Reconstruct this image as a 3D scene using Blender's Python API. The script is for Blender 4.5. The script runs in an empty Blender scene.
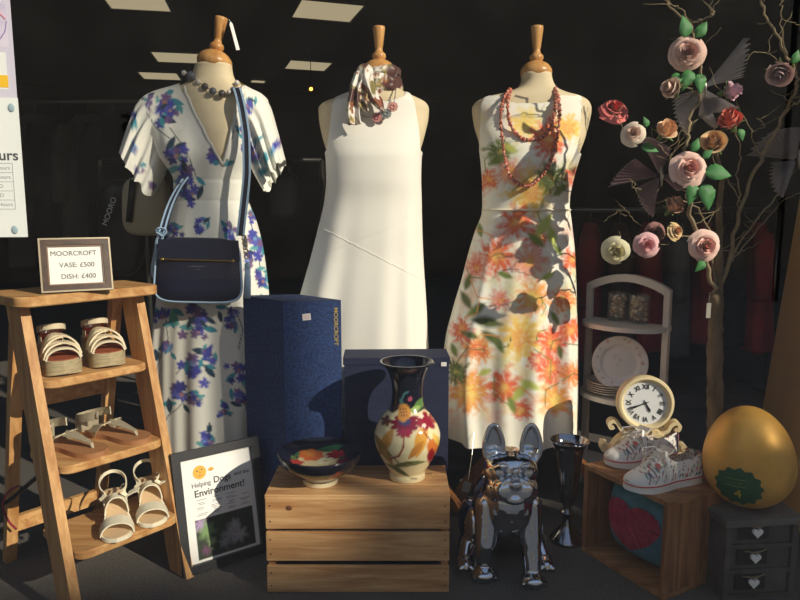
import bpy, bmesh, math, random
import numpy as np
from mathutils import Vector as V, Matrix
random.seed(7)
sc = bpy.context.scene
COL = sc.collection
# ------------------------------------------------------------------ camera geometry
F = 670.0; TH = math.radians(7.65); H = 1.02
CT, ST = math.cos(TH), math.sin(TH)
def P(px, py, Y):
    """point in the place at depth Y that stands at this spot of the frame"""
    a = (px-400)/F; b = (300-py)/F
    d = V((a, CT+b*ST, -ST+b*CT))
    return V((0, 0, H)) + d*(Y/d.y)
def G(px, py, z=0.0):
    a = (px-400)/F; b = (300-py)/F
    d = V((a, CT+b*ST, -ST+b*CT))
    return V((0, 0, H)) + d*((z-H)/d.z)
def proj(x, y, z):
    dz = z-H
    f = y*CT - dz*ST; u = y*ST + dz*CT
    return 400+F*x/f, 300-F*u/f
def lerp(a, b, t): return a+(b-a)*t
def srgb(c):
    if isinstance(c, str):
        c = tuple(int(c[i:i+2], 16) for i in (1, 3, 5))
    o = []
    for v in c[:3]:
        v = v/255
        o.append(v/12.92 if v <= .04045 else ((v+.055)/1.055)**2.4)
    return tuple(o)
# ------------------------------------------------------------------ materials
MATS = {}
def mat(name, col, rough=.5, metal=0, noise=0, nscale=20, bump=0, bscale=80, emit=0, spec=.5, stretch=(1, 1, 1), col2=None, coat=0, sheen=0):
    if name in MATS: return MATS[name]
    m = bpy.data.materials.new(name); m.use_nodes = True
    nt = m.node_tree; b = nt.nodes['Principled BSDF']
    c = srgb(col)
    b.inputs['Base Color'].default_value = (*c, 1)
    b.inputs['Roughness'].default_value = rough; b.inputs['Metallic'].default_value = metal
    b.inputs['Specular IOR Level'].default_value = spec
    b.inputs['Coat Weight'].default_value = coat
    b.inputs['Sheen Weight'].default_value = sheen
    tc = nt.nodes.new('ShaderNodeTexCoord'); mp = nt.nodes.new('ShaderNodeMapping')
    mp.inputs['Scale'].default_value = stretch
    nt.links.new(tc.outputs['Object'], mp.inputs['Vector'])
    if noise or col2:
        n = nt.nodes.new('ShaderNodeTexNoise'); n.inputs['Scale'].default_value = nscale
        n.inputs['Detail'].default_value = 6
        nt.links.new(mp.outputs['Vector'], n.inputs['Vector'])
        r = nt.nodes.new('ShaderNodeValToRGB')
        c2 = srgb(col2) if col2 else tuple(v*(1-noise) for v in c)
        r.color_ramp.elements[0].color = (*c2, 1); r.color_ramp.elements[0].position = .35
        r.color_ramp.elements[1].color = (*c, 1); r.color_ramp.elements[1].position = .65
        nt.links.new(n.outputs['Fac'], r.inputs['Fac']); nt.links.new(r.outputs['Color'], b.inputs['Base Color'])
    if bump:
        n2 = nt.nodes.new('ShaderNodeTexNoise'); n2.inputs['Scale'].default_value = bscale
        nt.links.new(mp.outputs['Vector'], n2.inputs['Vector'])
        bp = nt.nodes.new('ShaderNodeBump'); bp.inputs['Strength'].default_value = bump; bp.inputs['Distance'].default_value = .002
        nt.links.new(n2.outputs['Fac'], bp.inputs['Height']); nt.links.new(bp.outputs['Normal'], b.inputs['Normal'])
    if emit:
        b.inputs['Emission Color'].default_value = (*c, 1); b.inputs['Emission Strength'].default_value = emit
    MATS[name] = m; return m
def wood(name, c1, c2, axis='z', rough=.5, scale=1.0):
    if name in MATS: return MATS[name]
    m = mat(name, c1, rough); nt = m.node_tree; b = nt.nodes['Principled BSDF']
    mp = [n for n in nt.nodes if n.type == 'MAPPING'][0]
    s = {'x': (1.2, 14, 14), 'y': (14, 1.2, 14), 'z': (14, 14, 1.2)}[axis]
    mp.inputs['Scale'].default_value = tuple(v*scale for v in s)
    n = nt.nodes.new('ShaderNodeTexNoise'); n.inputs['Scale'].default_value = 3; n.inputs['Detail'].default_value = 8; n.inputs['Distortion'].default_value = .6
    n2 = nt.nodes.new('ShaderNodeTexNoise'); n2.inputs['Scale'].default_value = 14; n2.inputs['Detail'].default_value = 3
    mx = nt.nodes.new('ShaderNodeMath'); mx.operation = 'MULTIPLY_ADD'; mx.inputs[1].default_value = .35
    for q in (n, n2): nt.links.new(mp.outputs['Vector'], q.inputs['Vector'])
    nt.links.new(n2.outputs['Fac'], mx.inputs[0]); nt.links.new(n.outputs['Fac'], mx.inputs[2])
    r = nt.nodes.new('ShaderNodeValToRGB')
    r.color_ramp.elements[0].position = .5; r.color_ramp.elements[0].color = (*srgb(c2), 1)
    r.color_ramp.elements[1].position = .85; r.color_ramp.elements[1].color = (*srgb(c1), 1)
    nt.links.new(mx.outputs[0], r.inputs['Fac']); nt.links.new(r.outputs['Color'], b.inputs['Base Color'])
    bp = nt.nodes.new('ShaderNodeBump'); bp.inputs['Strength'].default_value = .15; bp.inputs['Distance'].default_value = .001
    nt.links.new(mx.outputs[0], bp.inputs['Height']); nt.links.new(bp.outputs['Normal'], b.inputs['Normal'])
    return m
def vmat(name, rough=.7, metal=0, spec=.4, coat=0, bump=0, bscale=300, sheen=0):
    if name in MATS: return MATS[name]
    m = mat(name, '#ffffff', rough, metal, bump=bump, bscale=bscale, spec=spec, coat=coat, sheen=sheen)
    nt = m.node_tree; a = nt.nodes.new('ShaderNodeVertexColor'); a.layer_name = 'Col'
    nt.links.new(a.outputs['Color'], nt.nodes['Principled BSDF'].inputs['Base Color'])
    return m
def sheer(name, col, alpha, rough=.5):
    m = mat(name, col, rough); m.node_tree.nodes['Principled BSDF'].inputs['Alpha'].default_value = alpha
    return m
# ------------------------------------------------------------------ object helpers
WM = {}
def tag(o, label=None, cat=None, group=None, kind=None):
    if label: o['label'] = label
    if cat: o['category'] = cat
    if group: o['group'] = group
    if kind: o['kind'] = kind
    return o
def thing(name, label, cat, loc, group=None, rotz=0):
    o = bpy.data.objects.new(name, None); COL.objects.link(o)
    o.empty_display_size = .05
    o.location = loc; o.rotation_euler = (0, 0, rotz)
    WM[o] = Matrix.Translation(V(loc)) @ Matrix.Rotation(rotz, 4, 'Z')
    return tag(o, label, cat, group)
def frame(o, x, y, z):
    """matrix from origin and three axes"""
    m = Matrix.Identity(4)
    for i, a in enumerate((x, y, z)):
        a = V(a).normalized()
        for k in range(3): m[k][i] = a[k]
    for k in range(3): m[k][3] = o[k]
    return m
def look(o, zdir, up=(0, 0, 1)):
    z = V(zdir).normalized(); x = V(up).cross(z)
    if x.length < 1e-4: x = V((1, 0, 0))
    x.normalize(); return frame(o, x, z.cross(x), z)
class MB:
    def __init__(s): s.v = []; s.f = []; s.c = []
    def add(s, vs, fs, col=None):
        n = len(s.v); s.v += [V(p) for p in vs]; s.f += [tuple(i+n for i in f) for f in fs]
        s.c += [col or (1, 1, 1)]*len(vs); return s
    def xf(s, M):
        s.v = [M @ p for p in s.v]; return s
    def merge(s, o, M=None):
        n = len(s.v); s.v += [M @ p for p in o.v] if M else o.v; s.f += [tuple(i+n for i in f) for f in o.f]; s.c += o.c; return s
    def box(s, c, sz, R=None, col=None, bev=0):
        hx, hy, hz = sz[0]/2, sz[1]/2, sz[2]/2; c = V(c)
        if bev:
            bm = bmesh.new(); bmesh.ops.create_cube(bm, size=1)
            for q in bm.verts: q.co = V((q.co.x*sz[0], q.co.y*sz[1], q.co.z*sz[2]))
            bmesh.ops.bevel(bm, geom=bm.edges[:], offset=bev, segments=2, affect='EDGES', profile=.5)
            bm.verts.ensure_lookup_table()
            vs = [q.co.copy() for q in bm.verts]; fs = [[q.index for q in f.verts] for f in bm.faces]; bm.free()
        else:
            vs = [V((a*hx, b*hy, d*hz)) for d in (-1, 1) for b in (-1, 1) for a in (-1, 1)]
            fs = [(0, 2, 3, 1), (4, 5, 7, 6), (0, 1, 5, 4), (2, 6, 7, 3), (0, 4, 6, 2), (1, 3, 7, 5)]
        if R: vs = [R @ q for q in vs]
        return s.add([c+q for q in vs], fs, col)
    def hexa(s, p):  # bottom four, top four
        return s.add(p, [(3, 2, 1, 0), (4, 5, 6, 7), (0, 1, 5, 4), (1, 2, 6, 5), (2, 3, 7, 6), (3, 0, 4, 7)])
    def loft(s, rings, closed=True, caps=True, col=None):
        n = len(rings[0]); k = len(s.v)
        vs = [p for r in rings for p in r]; fs = []
        for i in range(len(rings)-1):
            for j in range(n if closed else n-1):
                a = i*n+j; b = i*n+(j+1) % n
                fs.append((a, b, b+n, a+n))
        if caps and closed:
            fs.append(tuple(range(n-1, -1, -1))); fs.append(tuple((len(rings)-1)*n+j for j in range(n)))
        return s.add(vs, fs, col)
    def lathe(s, prof, o=(0, 0, 0), n=48, caps=True, col=None):
        o = V(o)
        rings = [[o+V((r*math.cos(2*math.pi*j/n), r*math.sin(2*math.pi*j/n), z)) for j in range(n)] for r, z in prof]
        return s.loft(rings, True, caps, col)
    def tube(s, pts, rad, n=10, caps=True, col=None):
        pts = [V(p) for p in pts]
        if not hasattr(rad, '__len__'): rad = [rad]*len(pts)
        rings = []; prev = None
        for i, p in enumerate(pts):
            t = (pts[min(i+1, len(pts)-1)]-pts[max(i-1, 0)]).normalized()
            a = prev if prev is not None else (V((0, 0, 1)) if abs(t.z) < .9 else V((1, 0, 0)))
            a = (a - t*a.dot(t))
            if a.length < 1e-5: a = V((0, 1, 0)).cross(t)
            a.normalize(); prev = a; b = t.cross(a)
            rings.append([p+(a*math.cos(2*math.pi*j/n)+b*math.sin(2*math.pi*j/n))*rad[i] for j in range(n)])
        return s.loft(rings, True, caps, col)
    def ribbon(s, pts, wdir, width, th, col=None):
        pts = [V(p) for p in pts]; rings = []
        for i, p in enumerate(pts):
            t = (pts[min(i+1, len(pts)-1)]-pts[max(i-1, 0)]).normalized()
            w = V(wdir[i] if isinstance(wdir, list) else wdir); w = (w-t*w.dot(t)).normalized(); nn = t.cross(w)
            ww = (width[i] if hasattr(width, '__len__') else width)/2
            rings.append([p-w*ww-nn*th/2, p+w*ww-nn*th/2, p+w*ww+nn*th/2, p-w*ww+nn*th/2])
        return s.loft(rings, True, True, col)
    def ell(s, c, r, R=None, n=20, m=12, col=None):
        c = V(c); vs = []
        if not hasattr(r, '__len__'): r = (r, r, r)
        rings = []
        for i in range(m+1):
            th = math.pi*i/m
            ring = [V((r[0]*max(math.sin(th), 1e-4)*math.cos(2*math.pi*j/n), r[1]*max(math.sin(th), 1e-4)*math.sin(2*math.pi*j/n), -r[2]*math.cos(th))) for j in range(n)]
            rings.append([c+(R @ q if R else q) for q in ring])
        return s.loft(rings, True, True, col)
    def cap(s, a, b, r0, r1, n=16):
        a = V(a); b = V(b); s.ell(a, r0, n=n, m=8); s.ell(b, r1, n=n, m=8)
        return s.tube([a, b], [r0, r1], n)
    def star(s, poly, h, M):  # prism from a 2-D outline
        n = len(poly); vs = [M @ V((x, y, 0)) for x, y in poly]+[M @ V((x, y, h)) for x, y in poly]
        fs = [tuple(range(n-1, -1, -1)), tuple(range(n, 2*n))]+[(i, (i+1) % n, n+(i+1) % n, n+i) for i in range(n)]
        return s.add(vs, fs)
    def build(s, name, m, parent=None, smooth=False, loc=None, cols=None, kind=None, auto=None):
        W = WM[parent] if parent is not None else (Matrix.Translation(V(loc)) if loc is not None else Matrix.Identity(4))
        I = W.inverted()
        me = bpy.data.meshes.new(name); me.from_pydata([I @ q for q in s.v], [], s.f)
        bm = bmesh.new(); bm.from_mesh(me); bmesh.ops.recalc_face_normals(bm, faces=bm.faces); bm.to_mesh(me); bm.free()
        if cols is None and any(c != (1, 1, 1) for c in s.c): cols = s.c
        if cols is not None:
            a = me.color_attributes.new('Col', 'FLOAT_COLOR', 'POINT')
            arr = np.ones((len(s.v), 4), dtype=np.float32); arr[:, :3] = np.array(cols, dtype=np.float32)
            a.data.foreach_set('color', arr.ravel())
        me.materials.append(m)
        if smooth:
            me.polygons.foreach_set('use_smooth', [True]*len(me.polygons))
            if auto is not None: me.set_sharp_from_angle(angle=math.radians(auto))
        o = bpy.data.objects.new(name, me); COL.objects.link(o)
        if parent is not None: o.parent = parent
        elif loc is not None: o.location = loc
        WM[o] = W
        if kind: o['kind'] = kind
        return o
def evaluated(o, setup):
    """apply modifiers to the object's mesh"""
    setup(o); dg = bpy.context.evaluated_depsgraph_get(); dg.update()
    me = bpy.data.meshes.new_from_object(o.evaluated_get(dg)); o.modifiers.clear()
    old = o.data; nm = old.name; o.data = me; bpy.data.meshes.remove(old); me.name = nm
    me.polygons.foreach_set('use_smooth', [True]*len(me.polygons)); return o
def remesh(o, vox, it=4, fac=.5):
    def st(o):
        r = o.modifiers.new('r', 'REMESH'); r.mode = 'VOXEL'; r.voxel_size = vox
        q = o.modifiers.new('s', 'SMOOTH'); q.iterations = it; q.factor = fac
    return evaluated(o, st)
def text(name, body, size, M, m, parent, h=.0006, align='CENTER', bold=0, sx=1.0):
    cu = bpy.data.curves.new(name, 'FONT'); cu.body = body; cu.size = size; cu.extrude = h; cu.align_x = align; cu.align_y = 'CENTER'
    cu.offset = bold
    t = bpy.data.objects.new('tmp_text', cu); COL.objects.link(t)
    dg = bpy.context.evaluated_depsgraph_get(); dg.update()
    me = bpy.data.meshes.new_from_object(t.evaluated_get(dg)); bpy.data.objects.remove(t)
    I = WM[parent].inverted() @ M @ Matrix.Diagonal((sx, 1, 1, 1))
    me.transform(I); me.materials.clear(); me.materials.append(m)
    o = bpy.data.objects.new(name, me); COL.objects.link(o); o.parent = parent; WM[o] = WM[parent]; return o
# value noise for painting cloth and pots
_rng = np.random.RandomState(3); _tab = _rng.rand(256, 256)
def vn(x, y):
    x = np.asarray(x, float); y = np.asarray(y, float)
    xi = np.floor(x).astype(int); yi = np.floor(y).astype(int); fx = x-xi; fy = y-yi
    fx = fx*fx*(3-2*fx); fy = fy*fy*(3-2*fy)
    g = lambda a, b: _tab[a % 256, b % 256]
    return (g(xi, yi)*(1-fx)+g(xi+1, yi)*fx)*(1-fy)+(g(xi, yi+1)*(1-fx)+g(xi+1, yi+1)*fx)*fy
def fbm(x, y): return .55*vn(x, y)+.3*vn(2.1*x+7, 2.1*y+3)+.15*vn(4.3*x+1, 4.3*y+9)
class Paint:
    """cloth and glaze patterns: flowers, leaves and stems laid on a flat pattern"""
    def __init__(s, x, y, base):
        s.x = np.asarray(x, float); s.y = np.asarray(y, float); s.c = np.tile(np.array(srgb(base)), (len(s.x), 1))
    def mix(s, m, col):
        m = np.clip(m, 0, 1)[:, None]; s.c = s.c*(1-m)+np.array(srgb(col))*m
    def blob(s, cx, cy, r, col, n=5, ph=0., wob=.3, soft=.12, ry=None, a=1.):
        dx = s.x-cx; dy = (s.y-cy)*(r/(ry or r)); d = np.hypot(dx, dy); t = np.arctan2(dy, dx)
        rad = r*(1-wob+wob*np.abs(np.cos(n*t/2+ph))**.7+.35*(fbm(s.x/r*1.7+cx, s.y/r*1.7+cy)-.5))
        s.mix(a*(rad-d)/(soft*r), col)
    def burst(s, cx, cy, r, c1, c2, n=11, a=1.):
        dx = s.x-cx; dy = s.y-cy; d = np.hypot(dx, dy); t = np.arctan2(dy, dx)
        wx = 9*(fbm(s.x/7+cx, s.y/7)-.5); wy = 9*(fbm(s.x/7+31, s.y/7+cy)-.5); dx = dx+wx; dy = dy+wy; d = np.hypot(dx, dy); t = np.arctan2(dy, dx)
        rad = r*(.62+.38*np.abs(np.cos(n*t/2+cx))**.8)*(.7+.6*fbm(s.x/5+cx, s.y/5))
        s.mix(a*(rad-d)/(.35*r)*(.55+.9*fbm(s.x/3.5, s.y/3.5+cx)), c1)
        s.mix(a*.85*(rad*.6-d)/(.4*r), c2)
        s.mix(.35*(rad*.8-d > 0)*(np.abs(np.cos(n*t/2+cx)) < .22), (250, 236, 206))
    def leaf(s, cx, cy, ln, ang, w, col, a=1., soft=.25):
        q = math.radians(ang); dx = s.x-cx; dy = s.y-cy
        u = (dx*math.cos(q)+dy*math.sin(q))/(ln/2); v = -dx*math.sin(q)+dy*math.cos(q)
        hw = w/2*np.clip(1-u*u, 0, 1)
        s.mix(a*(hw-np.abs(v))/(soft*w/2+1e-6)*(np.abs(u) < 1), col)
    def line(s, pts, w, col, a=1.):
        d = np.full(len(s.x), 1e9)
        for (x0, y0), (x1, y1) in zip(pts[:-1], pts[1:]):
            L = (x1-x0)**2+(y1-y0)**2+1e-9
            t = np.clip(((s.x-x0)*(x1-x0)+(s.y-y0)*(y1-y0))/L, 0, 1)
            d = np.minimum(d, np.hypot(s.x-x0-t*(x1-x0), s.y-y0-t*(y1-y0)))
        s.mix(a*(w/2-d)/(.35*w)+.3*(d < w/2), col)
def spline(keys, q):
    """smooth monotone-ish interpolation of rows of numbers keyed by their first entry"""
    k = np.array(keys, float); x = k[:, 0]; out = []
    for j in range(1, k.shape[1]):
        y = k[:, j]; h = np.diff(x); dl = np.diff(y)/h
        m = np.zeros(len(x)); m[0] = dl[0]; m[-1] = dl[-1]
        for i in range(1, len(x)-1):
            m[i] = 0 if dl[i-1]*dl[i] <= 0 else 2*dl[i-1]*dl[i]/(dl[i-1]+dl[i])
        i = np.clip(np.searchsorted(x, q)-1, 0, len(x)-2); t = (q-x[i])/h[i]
        out.append((2*t**3-3*t**2+1)*y[i]+(t**3-2*t**2+t)*h[i]*m[i]+(-2*t**3+3*t**2)*y[i+1]+(t**3-t**2)*h[i]*m[i+1])
    return np.array(out)
# ================================================================== SETTING
YAW = math.radians(11.0)
RM = Matrix.Rotation(YAW, 4, 'Z')          # the shop stands turned a little to the viewer
GY = 1.42*math.cos(YAW)
def struct(name, mb, m, smooth=False):
    o = mb.xf(RM).build(name, m, None, smooth); o['kind'] = 'structure'; return o
m_carpet = mat('dark grey carpet', (104, 99, 94), .95, noise=.35, nscale=160, bump=.4, bscale=500, spec=.1)
m_wallb = mat('dark brown painted wall', (44, 41, 37), .95, noise=.2, nscale=2, spec=.1)
m_ceil = mat('dark ceiling tile', (40, 37, 32), .95, noise=.25, nscale=1.5, spec=.1)
m_pave = mat('pavement stone', (182, 174, 162), .9, noise=.3, nscale=6)
m_render = mat('pale street render', (216, 200, 176), .95, noise=.3, nscale=1)
m_frame = mat('dark window metal', (45, 42, 40), .4, .3)
struct('floor', MB().box((0, GY+4.1, -.1), (9.6, 8.2, .2)), m_carpet)
struct('ceiling', MB().box((0, GY+4.1, 2.65), (9.6, 8.2, .1)), m_ceil)
struct('wall_back', MB().box((0, GY+8.2, 1.3), (9.6, .1, 2.8)), m_wallb)
struct('wall_left', MB().box((-4.8, GY+4.1, 1.3), (.1, 8.2, 2.8)), m_wallb)
struct('wall_right', MB().box((4.8, GY+4.1, 1.3), (.1, 8.2, 2.8)), m_wallb)
struct('wall_front', MB().box((0, GY-.02, -.33), (9.6, .16, .46)).box((-3.4, GY-.02, 1.3), (2.8, .16, 2.8)).box((3.8, GY-.02, 1.3), (2.0, .16, 2.8)).box((0, GY-.02, 2.9), (9.6, .16, .5)), m_render)
struct('trim_1', MB().box((.4, GY, -.08), (4.8, .1, .04)).box((-1.98, GY, 1.3), (.05, .1, 2.7)).box((2.78, GY, 1.3), (.05, .1, 2.7)).box((.4, GY, 2.63), (4.8, .1, .05)), m_frame)
mg = bpy.data.materials.new('shop window glass'); mg.use_nodes = True
nt = mg.node_tree; nt.nodes.clear()
go = nt.nodes.new('ShaderNodeOutputMaterial'); mx = nt.nodes.new('ShaderNodeMixShader'); tr = nt.nodes.new('ShaderNodeBsdfTransparent')
gl = nt.nodes.new('ShaderNodeBsdfGlossy'); gl.inputs['Roughness'].default_value = 0.0
ge = nt.nodes.new('ShaderNodeNewGeometry'); dt = nt.nodes.new('ShaderNodeVectorMath'); dt.operation = 'DOT_PRODUCT'
nt.links.new(ge.outputs['Normal'], dt.inputs[0]); nt.links.new(ge.outputs['Incoming'], dt.inputs[1])
def mth(op, a, b_=None):
    n = nt.nodes.new('ShaderNodeMath'); n.operation = op
    for i, q in enumerate((a, b_)):
        if q is None: continue
        if isinstance(q, (int, float)): n.inputs[i].default_value = q
        else: nt.links.new(q, n.inputs[i])
    return n.outputs[0]
fre = mth('ADD', mth('MULTIPLY', mth('POWER', mth('SUBTRACT', 1.0, mth('ABSOLUTE', dt.outputs['Value'])), 5.0), .96), .04)
tr.inputs['Color'].default_value = (.97, .975, .97, 1)
nt.links.new(fre, mx.inputs[0]); nt.links.new(tr.outputs[0], mx.inputs[1]); nt.links.new(gl.outputs[0], mx.inputs[2]); nt.links.new(mx.outputs[0], go.inputs[0])
struct('window_1', MB().box((.4, GY, 1.28), (4.7, .008, 2.66)), mg)
# the street behind the viewer
struct('ground', MB().box((0, -12.5, -.55), (60, 27.7, .2)), m_pave)
STREET_Y = -12.0; ROOF = 10.09
wb = MB().box((0, STREET_Y-3, ROOF/2-.5), (70, 6, ROOF+1)).box((28.2, STREET_Y-.2, ROOF+.0), (30, .4, .36))  # unseen roofline, its raised right part added to shade the low right display
WS = struct('wall_street', wb, m_render)
lp = MB().tube([(9.17, -5.0, -.45), (9.17, -5.0, 9.5)], .047, 16).tube([(9.17, -5.0, 9.4), (8.6, -4.6, 9.6), (8.2, -4.2, 9.6)], .05, 10).box((8.1, -4.1, 9.56), (.5, .3, .12)).build('shade_post', m_frame, None, True, auto=40); lp['kind'] = 'structure'  # unseen post added to cast a soft upright shade band on the left dress
text('lettering', 'OUTS', .5, RM @ frame(V((-2.25, STREET_Y+.03, 2.75)), (-1, 0, 0), (0, 0, 1), (0, 1, 0)), mat('dark fascia lettering', (40, 38, 36), .8), WS, .02)
# ceiling lights
m_tube = mat('light panel glow', (214, 196, 158), .6, emit=.62)
m_alu = mat('panel rim', (120, 110, 95), .5)
for (px, py, SZ, lab) in ((136, -1, .44, 'ceiling light panel at the top left above the blue floral dress'), (178, 56, .46, 'ceiling light panel left of the blue floral dress neck, upper of the close pair'),
                      (160, 74.5, .42, 'ceiling light panel left of the blue floral dress neck, lower of the close pair'), (327, 9, .48, 'large ceiling light panel at the top edge left of the white dress'),
                      (308, 64, .44, 'ceiling light panel just above the white dress left shoulder'), (258, 80, .16, 'smallest distant ceiling light panel right of the blue floral dress neck')):
    c = G(px, py, 2.6)
    t = thing('ceiling_light', lab, 'ceiling light', c, 'ceiling light panels', YAW+(0 if px < 200 else .12))
    W = WM[t]
    MB().box((0, 0, -.012), (SZ, SZ, .012)).xf(W).build('diffuser', m_tube, t)
    r = MB()
    for s in (-1, 1): r.box((s*(SZ/2+.008), 0, -.012), (.016, SZ+.03, .02)); r.box((0, s*(SZ/2+.008), -.012), (SZ, .016, .02))
    r.xf(W).build('rim', m_alu, t)
# ================================================================== BODY SHELLS
def shell(rows, Y0, nseg, step, fold=None, p=.86):
    py = np.arange(rows[0][0], rows[-1][0]+step*.5, step)
    xl, xr, dep, yo = spline(rows, py)
    a = np.linspace(0, 2*np.pi, nseg, endpoint=False)
    A, PYY = np.meshgrid(a, py)
    b0 = (300-PYY)/F; zs = H+(-ST+b0*CT)*(Y0/(CT+b0*ST)); fz = Y0*CT-(zs-H)*ST
    XL = (xl[:, None]-400)*fz/F; XR = (xr[:, None]-400)*fz/F
    cx = (XL+XR)/2; w = (XR-XL)/2; d = dep[:, None]*np.ones_like(w)
    ca, sa = np.cos(A), np.sin(A)
    k = 1.0 if fold is None else 1+fold(A, PYY)
    x = cx+w*np.sign(ca)*np.abs(ca)**p*(1+.35*(k-1)); y = Y0+yo[:, None]+d*np.sign(sa)*np.abs(sa)**p*k
    return x, y, zs
def shell_mesh(name, x, y, z, m, parent=None, keep=None, cols=None, loc=None, cap_top=False):
    R, N = x.shape; ids = -np.ones(R*N, int)
    q = np.arange(R*N).reshape(R, N); nx = np.roll(q, -1, axis=1)
    f = np.stack([q[:-1], nx[:-1], nx[1:], q[1:]], -1).reshape(-1, 4)
    if keep is not None:
        f = f[keep.ravel()[f].all(1)]
    use = np.unique(f); ids[use] = np.arange(len(use))
    pts = np.stack([x.ravel(), y.ravel(), z.ravel()], -1)[use]
    mb = MB(); mb.v = [V(t) for t in pts]; mb.f = [tuple(int(i) for i in ids[g]) for g in f]; mb.c = [(1, 1, 1)]*len(pts)
    if cap_top: mb.f.append(tuple(range(N-1, -1, -1))); mb.f.append(tuple(len(pts)-N+i for i in range(N)))
    return mb.build(name, m, parent, True, loc=loc, cols=None if cols is None else cols[use])
m_skin = mat('cream mannequin cloth', (226, 208, 172), .75, noise=.06, nscale=30)
m_turn = wood('turned beech', (222, 170, 105), (186, 128, 70), 'z', .35)
m_legw = wood('dark bent wood', (150, 96, 52), (105, 62, 32), 'z', .4)
def mannequin(label, rows, Y0, xc, capc, knob, tilt=0, base=None):
    """rows px shell; capc (px,py,r m); knob profile"""
    b = base or V((P(xc, 300, Y0).x, Y0, 0))
    t = thing('mannequin', label, 'mannequin', b)
    x, y, z = shell(rows, Y0, 64, 2)
    shell_mesh('torso', x, y, z, m_skin, t, cap_top=True)
    c = P(capc[0], capc[1], Y0); r = capc[2]
    R = Matrix.Translation(c) @ Matrix.Rotation(tilt, 4, 'Y')
    MB().lathe([(r*.9, -.014), (r, -.010), (r*1.05, .0), (r*1.04, .008), (r*.96, .016), (r*.8, .026), (r*.55, .034), (.012, .04)], n=40).xf(R).build('neck_cap', m_turn, t, True)
    h = knob
    MB().lathe([(.011, .03), (.019, .038), (.0235, .046), (.022, .055), (.0135, .063), (.0115, .074), (.0135, h*.55), (.0185, h*.85), (.0205, h*.95), (.0195, h), (.012, h+.002)], n=28).xf(R).build('finial', m_turn, t, True)
    zb = float(z[-1].mean())
    MB().tube([(b.x, Y0, zb+.1), (b.x, Y0, .24)], .016).build('pole', m_legw, t, True)
    MB().lathe([(.02, .2), (.04, .21), (.045, .25), (.03, .29), (.018, .3)], (b.x, Y0, 0), n=24).build('hub', m_legw, t, True)
    for k in range(3):
        an = math.radians([205, 330, 90][k])
        d = V((math.cos(an), math.sin(an), 0)); pts = []
        for q in np.linspace(0, 1, 14):
            pts.append(V((b.x, Y0, 0))+d*(.03+.29*q**1.15)+V((0, 0, .245-.075*q-.155*q**2.2)))
        MB().ribbon(pts, V((-d.y, d.x, 0)), .032, .03).build('leg', m_legw, t, True, auto=40)
    return t
# ---- centre mannequin, white dress
Yc = 2.3
rowsC = [(73, 363, 394, .052, .0), (80, 363, 395, .052, 0), (88, 359, 399, .055, 0), (93, 350, 406, .062, 0), (98, 337, 417, .068, 0), (103, 323, 426, .072, 0), (109, 318.5, 429, .074, 0), (118, 319, 428.5, .08, 0),
         (130, 321, 426, .09, -.005), (145, 325, 422, .1, -.012), (160, 330, 417, .108, -.016), (180, 333, 414, .105, -.012), (205, 335, 412, .095, 0), (240, 330, 414, .105, 0), (290, 326, 416, .11, 0)]
mannequin('cream dressmaker mannequin with pale wooden finial wearing the white dress', rowsC, Yc, 378, (379, 71.5, .052), .142, 0)
drC = [(90, 357, 401, .058, 0), (93, 348, 408, .067, 0), (98, 335, 419, .075, 0), (103, 322, 427, .08, 0), (109, 318, 429.5, .083, 0), (118, 318.5, 429.5, .09, 0), (130, 320.5, 427.5, .1, -.005), (145, 323.5, 424.5, .112, -.014), (160, 326.5, 421.5, .122, -.018),
       (180, 327, 421, .122, -.016), (200, 325, 421.5, .12, -.01), (230, 318, 422, .128, -.006), (260, 310, 423, .138, 0), (300, 298.5, 425, .15, 0), (350, 286, 427, .16, 0), (415, 276, 428, .17, 0)]
def foldC(a, py):
    g = np.clip((py-170)/150, 0, 1)**1.3
    return g*(.05*np.sin(5*a+.6)+.035*np.sin(9*a+2.1)+.02*np.sin(14*a))-.006*np.exp(-((py-237+18*np.cos(a)*1.4)/2.2)**2)
x, y, z = shell(drC, Yc, 300, 1, foldC)
px, py = proj(x, y, z)
ax_l = np.interp(py, [88, 97, 105, 130, 150, 159], [346, 335, 331.5, 329, 326, 320]); ax_r = np.interp(py, [88, 97, 105, 130, 150, 159], [408, 413, 415.5, 419.5, 421, 428])
front = y < Yc
neck = np.where(front, 91+10*np.sqrt(np.clip(1-((px-378)/27)**2, 0, 1)), 90)
keep = ((px > ax_l) & (px < ax_r) | (py > 159)) & (py > neck)
m_white = mat('white crepe cloth', (244, 240, 230), .8, bump=.1, bscale=600, sheen=.1)
d = shell_mesh('white_dress', x, y, z, m_white, None, keep, loc=(float(P(375, 300, Yc).x), Yc, .35))
tag(d, 'plain white sleeveless A-line dress on the middle mannequin', 'dress')
pl = []
for t in np.linspace(0, 1, 40):
    qx, qy = lerp(322, 423, t), 228+52*t-10*math.sin(math.pi*t)*0
    j = np.argmin(np.where(front, (px-qx)**2+(py-qy)**2, 1e9)); pl.append(V((x.flat[j], y.flat[j]-.0005, z.flat[j])))
MB().tube(pl, .0010, 6).build('seam', m_white, d, True)
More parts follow.
